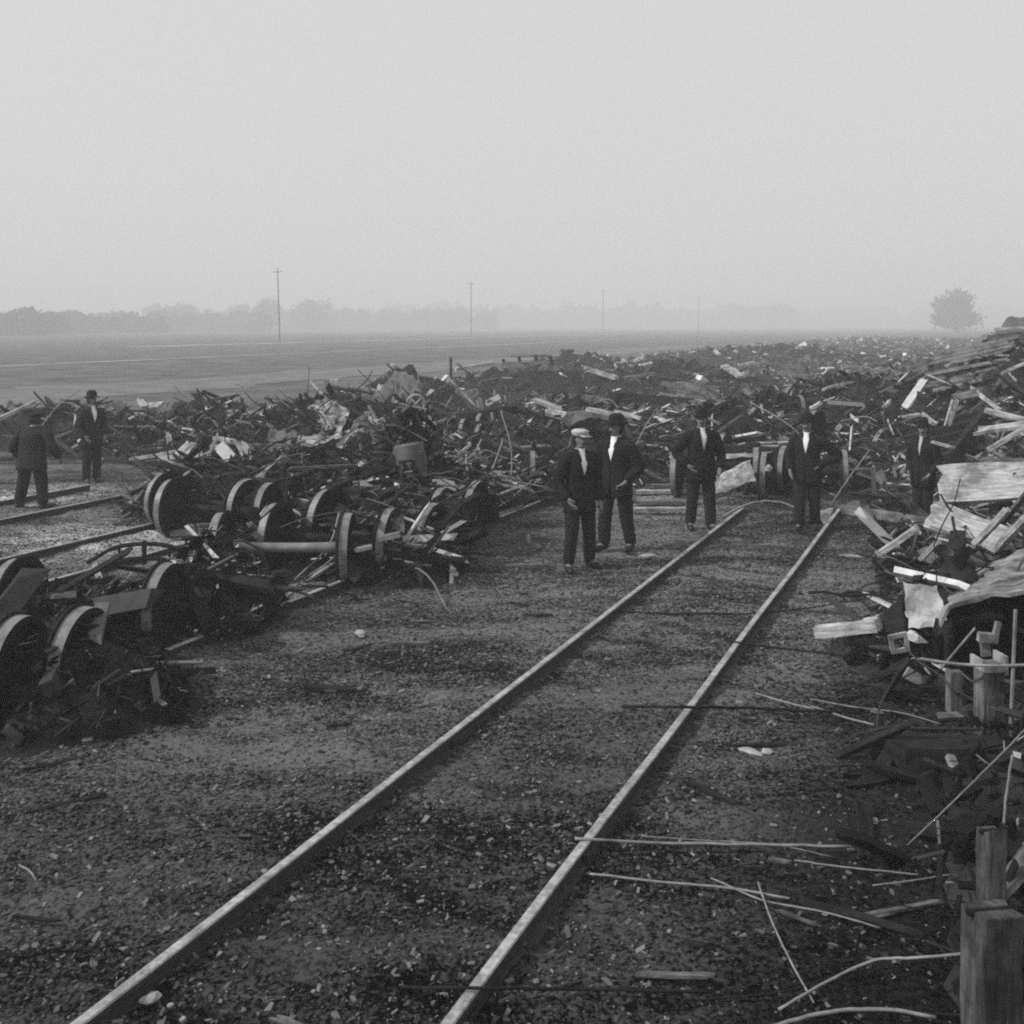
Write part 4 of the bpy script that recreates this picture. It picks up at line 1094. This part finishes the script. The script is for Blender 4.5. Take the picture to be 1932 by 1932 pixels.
for x, y, Yv, rot, lab in ((935, 770, 27, (R(12), R(-6), .6), 'charred underframe tipped up beyond the slanting rods'),
                           (1210, 735, 35, (R(-20), R(5), .2), 'charred underframe lying far off right of the standing pair'),
                           (1745, 770, 21, (R(-18), R(-14), .9), 'charred underframe tilted on the right ridge')):
    p = at(x, y, Yv); p.z = ground_h(p) + .12
    underframe(p, rot, lab, 3.0)

# ------------------------------------------------------------------ poles, trees
def pole(Y, px, label, H=10.0, lean=0.0):
    X = (px - MID) * Y / FOC
    e_ = empty('telegraph_pole', (X, Y, 0), (0, lean, TYAW))
    b = MB(); b.tube([(0, 0, -.5), (0, 0, H * .5), (0, 0, H)], [.14, .11, .085], 8); b.build('shaft', M['bark'], e_)
    b = MB(); b.box((0, -.15, H - .7), (2.0, .11, .12)); b.build('crossarm', M['bark'], e_)
    return tag(e_, label, 'telegraph pole', 'telegraph poles receding across the field')
pole(186, 528, 'nearest and tallest telegraph pole, leaning slightly, far left of centre', 13.4, lean=R(-2.2))
pole(256, 889, 'second telegraph pole of the row, left of centre', 14.0)
pole(346, 1138, 'third telegraph pole of the row, thin and hazy right of centre', 15.0)
pole(390, 1318, 'farthest telegraph pole of the row, faintest in the haze', 14.0)

def leaf_cloud(pts, size, seed):
    r = np.random.default_rng(seed)
    n = len(pts)
    a = r.normal(size=(n, 3)); a /= np.linalg.norm(a, axis=1)[:, None]
    b_ = np.cross(a, r.normal(size=(n, 3))); b_ /= np.linalg.norm(b_, axis=1)[:, None]
    s = size * r.uniform(.5, 1.3, (n, 1))
    v = np.stack([pts - a * s - b_ * s * .6, pts + a * s - b_ * s * .6, pts + a * s + b_ * s * .6, pts - a * s + b_ * s * .6], 1)
    return v.reshape(-1, 3), np.arange(n * 4).reshape(n, 4)
def crown_pts(n, c, rad, seed, clumps=14):
    r = np.random.default_rng(seed)
    d = r.normal(size=(clumps, 3)); d /= np.linalg.norm(d, axis=1)[:, None]
    cc = np.array(c) + d * np.array(rad) * r.uniform(.35, .8, (clumps, 1))
    k = r.integers(0, clumps, n)
    return cc[k] + r.normal(size=(n, 3)) * np.array(rad) * .2
def tree(X, Y, H, W, label, seed, group=None):
    e_ = empty('tree', (X, Y, 0))
    b = MB(); b.tube([(0, 0, -.3), (.1, 0, H * .3), (0, .1, H * .75)], [W * .045, W * .035, W * .012], 8)
    for k in range(5):
        a_ = k * 1.26 + seed
        b.tube([(0, 0, H * (.25 + .06 * k)), (math.cos(a_) * W * .2, math.sin(a_) * W * .2, H * (.42 + .06 * k)), (math.cos(a_) * W * .34, math.sin(a_) * W * .34, H * (.52 + .06 * k))], [W * .02, W * .013, W * .006], 6)
    b.build('trunk', M['bark'], e_)
    P_ = crown_pts(5200, (0, 0, H * .50), (W * .5, W * .5, H * .46), seed, 34)
    P_ = P_[P_[:, 2] > H * .02]
    v, f = leaf_cloud(P_, W * .03, seed)
    np_mesh('crown', v, f, M['leaf'], e_)
    return tag(e_, label, 'tree', group)
tree((1806 - MID) * 380 / FOC, 380, 16.3, 18.0, 'large rounded tree rising alone above the hazy horizon at right', 5)
tree((505 - MID) * 520 / FOC, 520, 17, 13, 'hazy tree just left of the nearest telegraph pole', 6, 'hazy trees about the nearest telegraph pole')
tree((590 - MID) * 560 / FOC, 560, 19, 22, 'broad hazy tree right of the nearest telegraph pole', 7, 'hazy trees about the nearest telegraph pole')
tree((335 - MID) * 540 / FOC, 540, 14, 20, 'broad low hazy tree left of the poles on the treeline', 8, 'hazy trees about the nearest telegraph pole')
# the far wood, one mass
P_ = []
r = np.random.default_rng(3)
def wood(x0, x1, Y, h, n):
    for px in np.linspace(x0, x1, n):
        X = (px - MID) * Y / FOC
        hh = h * r.uniform(.65, 1.15); w = h * r.uniform(.7, 1.3)
        P_.append(crown_pts(420, (X + r.normal(0, 3), Y + r.normal(0, 12), hh * .5), (w * .6, w * .6, hh * .5), int(r.integers(1e6)), 9))
wood(-160, 90, 300, 7.0, 36); wood(60, 260, 370, 7.0, 30); wood(220, 500, 460, 8, 34); wood(300, 900, 640, 13, 40); wood(700, 1500, 900, 19, 46); wood(1300, 2200, 1100, 20, 40)
P_ = np.concatenate(P_); P_ = P_[P_[:, 2] > .3]
sz = .0032 * np.hypot(P_[:, 0], P_[:, 1])
v, f = leaf_cloud(P_, sz[:, None], 4)
tag(np_mesh('treeline', v, f, M['leaf']), 'far hazy wood along the horizon', 'wood', kind='stuff')
# ------------------------------------------------------------------ people
def skin_mesh(name, verts, edges, root, mats, subdiv=2):
    """verts: {key: (co, rx, ry)}; grown by a Skin modifier into one continuous surface"""
    keys = list(verts)
    me = bpy.data.meshes.new(name)
    me.from_pydata([verts[k][0] for k in keys], [(keys.index(a), keys.index(b_)) for a, b_ in edges], [])
    o = bpy.data.objects.new(name, me); col.objects.link(o)
    o.modifiers.new('skin', 'SKIN')
    if not me.skin_vertices: me.skin_vertices.new()
    for i, k in enumerate(keys):
        sv = me.skin_vertices[0].data[i]
        sv.radius = (verts[k][1], verts[k][2]); sv.use_root = (k == root)
    s = o.modifiers.new('sub', 'SUBSURF'); s.levels = subdiv; s.render_levels = subdiv
    dg = bpy.context.evaluated_depsgraph_get()
    m2 = bpy.data.meshes.new_from_object(o.evaluated_get(dg))
    o.modifiers.clear(); o.data = m2; bpy.data.meshes.remove(me)
    m2.name = name
    for m_ in mats: m2.materials.append(m_)
    m2.polygons.foreach_set('use_smooth', [True] * len(m2.polygons))
    return o

def ring_loft(b, rings, mi=0, close=True, cap=False):
    n = len(rings[0])
    vs_ = [p for g in rings for p in g]
    fs = []
    for i in range(len(rings) - 1):
        for k in range(n if close else n - 1):
            k2 = (k + 1) % n
            fs.append((i * n + k, i * n + k2, (i + 1) * n + k2, (i + 1) * n + k))
    if cap: fs += [tuple(range(n - 1, -1, -1)), tuple((len(rings) - 1) * n + k for k in range(n))]
    b.add(vs_, fs, mi)

def crease(o, k):
    o.modifiers.new('sub', 'SUBSURF').levels = 1; o.modifiers[-1].render_levels = 1
    s_ = random.Random(len(bpy.data.objects)).random() * 40
    for v_ in o.data.vertices:
        d = float(vnoise(v_.co.x * 1.5 + s_, v_.co.z + v_.co.y * .5, .09)) + float(vnoise(v_.co.x + s_, v_.co.z + 7 + s_, .2)) - 1.0
        v_.co += Vector((v_.co.x, v_.co.y, 0)).normalized() * d * k

def solid(o, t):
    m_ = o.modifiers.new('cloth', 'SOLIDIFY'); m_.thickness = t; m_.offset = 1

def person(loc, face, label, height=1.73, hat='bowler', arms=None, coat='coat_black', vest=False, vk=1.0, shirt='shirt', stance=.1, step=0.0, lean=0.0, head_turn=0.0, head_nod=0.0, bulk=1.0):
    """faces -Y before turning; +X is his left hand"""
    e_ = empty('person', loc, (0, 0, face))
    e_.scale = (height / 1.78 * bulk, height / 1.78 * bulk, height / 1.78)
    arms = arms or {}
    ln = lambda z: -math.tan(lean) * max(z - .9, 0)
    V = {'pelvis': ((0, 0, .96), .145, .105), 'waist': ((0, ln(1.12), 1.12), .135, .10), 'chest': ((0, ln(1.32), 1.32), .16, .115), 'upper': ((0, ln(1.45), 1.455), .11, .085),
         'neck': ((0, ln(1.54) - .005, 1.54), .056, .06), 'jaw': ((0, ln(1.6) - .02, 1.605), .062, .078), 'face': ((0, ln(1.68) - .012, 1.675), .074, .094), 'crown': ((0, ln(1.74), 1.735), .066, .08)}
    E = [('pelvis', 'waist'), ('waist', 'chest'), ('chest', 'upper'), ('upper', 'neck'), ('neck', 'jaw'), ('jaw', 'face'), ('face', 'crown')]
    P = {}
    for s, nm in ((-1, 'r'), (1, 'l')):
        el, wr = arms.get(nm, ((.27 * s, .03, 1.13), (.27 * s, -.05, .88)))
        y0 = ln(1.45)
        sh = Vector((.185 * s, y0, 1.43)); el = Vector(el) + Vector((0, ln(el[2]), 0)); wr = Vector(wr) + Vector((0, ln(wr[2]), 0))
        d = (wr - el).normalized(); palm = wr + d * .07
        side = d.cross(Vector((s, 0, 0)))
        side = side.normalized() if side.length > .1 else Vector((0, 0, 1))
        nrm = d.cross(side).normalized()
        P[nm] = (sh, el, wr)
        V['sh' + nm] = (tuple(sh), .062, .062); V['el' + nm] = (tuple(el), .045, .045); V['wr' + nm] = (tuple(wr), .03, .024); V['pm' + nm] = (tuple(palm), .04, .018)
        E += [('upper', 'sh' + nm), ('sh' + nm, 'el' + nm), ('el' + nm, 'wr' + nm), ('wr' + nm, 'pm' + nm)]
        for i, (off, L) in enumerate(((-.032, .07), (-.011, .082), (.011, .078), (.032, .06))):
            a = palm + side * off + d * .03; m_ = a + d * L * .5 + nrm * .008; t_ = a + d * L * .9 + nrm * .03
            for j, (q, rr2) in enumerate(((m_, .0095), (t_, .008))): V[f'f{i}{j}{nm}'] = (tuple(q), rr2, rr2)
            E += [('pm' + nm, f'f{i}0{nm}'), (f'f{i}0{nm}', f'f{i}1{nm}')]
        th = wr + d * .05 - side * .05; tt = wr + d * .095 - side * .062 + nrm * .02
        V['t0' + nm] = (tuple(th), .012, .012); V['t1' + nm] = (tuple(tt), .009, .009)
        E += [('wr' + nm, 't0' + nm), ('t0' + nm, 't1' + nm)]
        hx = .095 * s; st = step * s
        hip = Vector((hx, 0, .88)); kn = Vector((hx + stance * .35 * s, -.015 + st * .6, .49)); an = Vector((hx + stance * s * .7, .03 + st, .09)); to = Vector((hx + stance * s * .85 + .02 * s, -.12 + st, .035))
        V['hip' + nm] = (tuple(hip), .09, .09); V['kn' + nm] = (tuple(kn), .058, .058); V['an' + nm] = (tuple(an), .042, .045); V['to' + nm] = (tuple(to), .042, .03)
        E += [('pelvis', 'hip' + nm), ('hip' + nm, 'kn' + nm), ('kn' + nm, 'an' + nm), ('an' + nm, 'to' + nm)]
        P['leg' + nm] = (hip, kn, an, to)
    body = skin_mesh('body', V, E, 'pelvis', [M['skin']])
    body.parent = e_
    # a face: nose, brow, chin and ears pushed out of the head
    hc = Vector((0, ln(1.67) - .012, 1.67))
    rot = Matrix.Rotation(head_turn, 3, 'Z') @ Matrix.Rotation(head_nod, 3, 'X')
    for v_ in body.data.vertices:
        p = v_.co
        if p.z > 1.55:
            f_ = 1 if p.y < hc.y else 0
            p.y -= f_ * .032 * math.exp(-((p.x / .022) ** 2 + ((p.z - 1.655) / .03) ** 2))
            p.y += f_ * .012 * math.exp(-(((abs(p.x) - .032) / .018) ** 2 + ((p.z - 1.683) / .014) ** 2))
            p.y -= f_ * .014 * math.exp(-((p.x / .03) ** 2 + ((p.z - 1.59) / .025) ** 2))
            p.x += math.copysign(.022, p.x) * math.exp(-(((p.y - hc.y - .01) / .022) ** 2 + ((p.z - 1.665) / .03) ** 2)) if abs(p.x) > .05 else 0
            w_ = min(1, (p.z - 1.55) / .06)
            v_.co = p.lerp(hc + rot @ (p - hc), w_)
    def headpart(o):
        for v_ in o.data.vertices: v_.co = hc + rot @ (v_.co - hc)
        o.parent = e_; return o
    b = MB()
    for s in (-1, 1): b.tube([(s * .03, hc.y - .088, 1.684), (s * .03, hc.y - .078, 1.684)], [.009, .011], 8)
    headpart(b.build('eyes', M['eye']))
    b = MB(); b.tube([(-.035, hc.y - .09, 1.622), (-.015, hc.y - .108, 1.63), (.015, hc.y - .108, 1.63), (.035, hc.y - .09, 1.622)], [.004, .01, .01, .004], 6)
    headpart(b.build('moustache', M['hair']))
    b = MB(); rings = []
    for z, a_, c_ in ((1.60, .066, .05), (1.66, .083, .085), (1.72, .083, .098), (1.765, .066, .08), (1.795, .03, .035)):
        rings.append([(a_ * math.cos(t), hc.y + .022 + c_ * math.sin(t), z) for t in np.linspace(-.18, math.pi + .18, 14)])
    ring_loft(b, rings, close=False)
    o = headpart(b.build('hair', M['hair'], smooth=True)); solid(o, .008)
    # coat with an open V at the neck, shirt beneath
    N = 30
    def ell(z, a_, c_, gap, yo=0):
        y_ = ln(z) + yo
        ts = np.linspace(-math.pi / 2 + gap, 1.5 * math.pi - gap, N)
        return [(a_ * math.cos(t), y_ + c_ * math.sin(t) * (1.0 if math.sin(t) > 0 else .95), z) for t in ts]
    prof = ((.74, .215, .165, .10), (.86, .208, .158, .05), (.98, .195, .148, .02), (1.10, .178, .135, .012), (1.18, .18, .137, .02), (1.24, .186, .142, .03), (1.30, .192, .147, .13), (1.36, .20, .150, .21), (1.43, .195, .134, .29), (1.475, .15, .108, .42), (1.515, .092, .087, .56), (1.555, .074, .076, .66))
    b = MB(); ring_loft(b, [ell(q[0], q[1], q[2], q[3] if q[0] < 1.24 else q[3] * vk) for q in prof], close=False)
    for nm in 'rl':
        sh, el, wr = P[nm]
        inn = Vector((sh.x * .75, sh.y, sh.z + .005))
        b.tube(curve_pts([inn, sh, sh.lerp(el, .5), el, el.lerp(wr, .5), wr], 3), [.07] * 3 + [.078] * 3 + [.07] * 3 + [.062] * 3 + [.055] * 3 + [.047], 12)
    o = b.build('coat', M[coat], e_, smooth=True); crease(o, .014); solid(o, .012)
    if vest:
        b = MB(); ring_loft(b, [ell(z, a_ - .012, c_ - .012, g) for z, a_, c_, g in ((1.0, .185, .14, .0), (1.2, .175, .135, .0), (1.30, .182, .138, .01), (1.36, .185, .139, .07), (1.43, .17, .122, .16), (1.48, .12, .098, .3))], close=False)
        o = b.build('waistcoat', M['coat_dark'], e_, smooth=True); solid(o, .008)
    if True:
        b = MB()
        ring_loft(b, [[(a_ * math.cos(t), ln(z) + c_ * math.sin(t) - .004, z) for t in np.linspace(0, 2 * math.pi, 24)[:-1]] for z, a_, c_ in ((1.15, .15, .115), (1.27, .168, .128), (1.36, .172, .128), (1.43, .14, .108), (1.48, .085, .085), (1.53, .066, .072), (1.56, .064, .07))])
        o = b.build('shirt', M[shirt], e_, smooth=True)
    # trousers and shoes
    b = MB()
    ring_loft(b, [[(a_ * math.cos(t), c_ * math.sin(t), z) for t in np.linspace(0, 2 * math.pi, 21)[:-1]] for z, a_, c_ in ((1.08, .155, .118), (.98, .178, .13), (.88, .182, .135), (.80, .16, .12))], cap=True)
    for nm in 'rl':
        hip, kn, an, to = P['leg' + nm]
        b.tube(curve_pts([hip + Vector((0, 0, .04)), kn, an + Vector((0, 0, -.03))], 4), [.105, .103, .10, .096, .09, .085, .083, .082, .08], 14)
    crease(b.build('trousers', M['trousers'], e_, smooth=True), .016)
    for nm in 'rl':
        hip, kn, an, to = P['leg' + nm]
        b = MB(); d = (to - an); d.z = 0
        back = an + Vector((0, 0, -.045)) - d.normalized() * .05
        b.tube([Vector((back.x, back.y, .045)), Vector((an.x, an.y, .05)), Vector((an.x, an.y, .045)).lerp(Vector((to.x, to.y, .04)), .6), Vector((to.x, to.y, .036)), Vector((to.x, to.y, .03)) + d.normalized() * .075], [.035, .046, .047, .044, .022], 12)
        o = b.build('shoe', M['shoe'], e_, smooth=True)
    # headgear
    b = MB(); hy = hc.y + .008
    if hat in ('bowler', 'pale_cap', 'cap'):
        def er(z, k, dy=0): return [(k * .083 * math.cos(t), hy + dy + k * .102 * math.sin(t), z) for t in np.linspace(0, 2 * math.pi, 25)[:-1]]
        if hat == 'bowler':
            ring_loft(b, [er(1.733, 1.05), er(1.728, 1.55), er(1.742, 1.62), er(1.743, 1.5), er(1.742, 1.07), er(1.80, 1.06), er(1.845, .92), er(1.868, .55), er(1.874, .1)], cap=True)
            m_ = M['felt']
        else:
            ring_loft(b, [er(1.715, 1.05), er(1.74, 1.10), er(1.765, 1.25, -.005), er(1.785, 1.22, -.01), er(1.803, .8), er(1.808, .1)], cap=True)
            b.box((0, hy - .118, 1.722), (.13, .075, .014), (R(14), 0, 0))
            m_ = M['cap_pale'] if hat == 'pale_cap' else M['felt']
        headpart(b.build('hat', m_, smooth=True))
    return tag(e_, label, 'person', 'men inspecting the wreckage')

pock = {'r': ((-.30, .06, 1.16), (-.21, -.10, .97)), 'l': ((.30, .06, 1.16), (.21, -.10, .97))}
person(gp(1094, 1074), R(22), 'man in pale flat cap and dark suit, front one of a standing pair', 1.78, 'pale_cap',
       {'r': ((-.29, .05, 1.12), (-.22, -.12, .93)), 'l': ((.27, .04, 1.13), (.26, -.06, .88))}, stance=.12, step=.05, head_turn=R(15), coat='coat_black', vest=True)
person(gp(1163, 1038), R(-38), 'man in dark hat with bright collar, standing behind the man in pale cap', 1.82, 'bowler',
       {'r': ((-.26, .02, 1.13), (-.20, -.16, .98)), 'l': ((.31, .06, 1.16), (.20, -.08, .98))}, stance=.06, step=.10, head_turn=R(-20), coat='coat_black', bulk=1.08, vest=True)
person(gp(1322, 999), R(8), 'man with bright white shirt front, hands at pockets, by the left rail end', 1.80, 'bowler', {'r': ((-.36, .08, 1.18), (-.22, -.08, .99)), 'l': ((.30, .0, 1.14), (.24, -.14, .95))}, stance=.05, step=-.07, coat='coat_black', bulk=1.05, lean=R(2), head_turn=R(-18), vk=.8)
person(gp(1523, 1000), R(-28), 'man in black suit with one elbow bent out, standing at the right rail end', 1.72, 'bowler',
       {'r': ((-.27, .02, 1.13), (-.22, -.14, .95)), 'l': ((.44, .10, 1.20), (.17, -.06, 1.02))}, stance=.0, step=.10, vk=.85, coat='coat_black', bulk=1.05)
person(gp(60, 958), R(172), 'stout man in long dark coat seen from behind at the left edge', 1.60, 'cap',
       {'r': ((-.32, .0, 1.15), (-.34, -.14, .95)), 'l': ((.32, .0, 1.15), (.30, -.14, .95))}, stance=.14, coat='coat_dark', bulk=1.3, lean=R(6))
person(gp(173, 912), R(50), 'lone distant man in dark suit standing in the left wreckage', 1.76, 'bowler',
       {'r': ((-.28, .03, 1.13), (-.22, -.14, .96)), 'l': ((.30, .06, 1.14), (.22, -.10, .96))}, stance=.02, coat='coat_dark', head_turn=R(20))

person(gp(1742, 1003), R(-50), 'slight man in dark suit with bright collar at the edge of the right pile', 1.66, 'bowler',
       {'r': ((-.25, .02, 1.13), (-.18, -.14, .97)), 'l': ((.25, .05, 1.14), (.18, -.12, .97))}, stance=-.06, step=.03, coat='coat_black', head_turn=R(25), bulk=.95, vest=True, vk=.6, shirt='cap_pale')

# ------------------------------------------------------------------ the hazy air
hb = MB(); hb.box((0, 710, 12.5), (3400, 1640, 27))
hm = bpy.data.materials.new('haze'); hm.use_nodes = True
hn = hm.node_tree.nodes; hn.clear()
ho = hn.new("ShaderNodeOutputMaterial"); pv = hn.new("ShaderNodeVolumePrincipled")
pv.inputs['Color'].default_value = grey(.9); pv.inputs['Density'].default_value = 0.0030; pv.inputs['Anisotropy'].default_value = 0.0
hm.node_tree.links.new(pv.outputs[0], ho.inputs['Volume'])
tag(hb.build('haze', hm), kind='stuff')
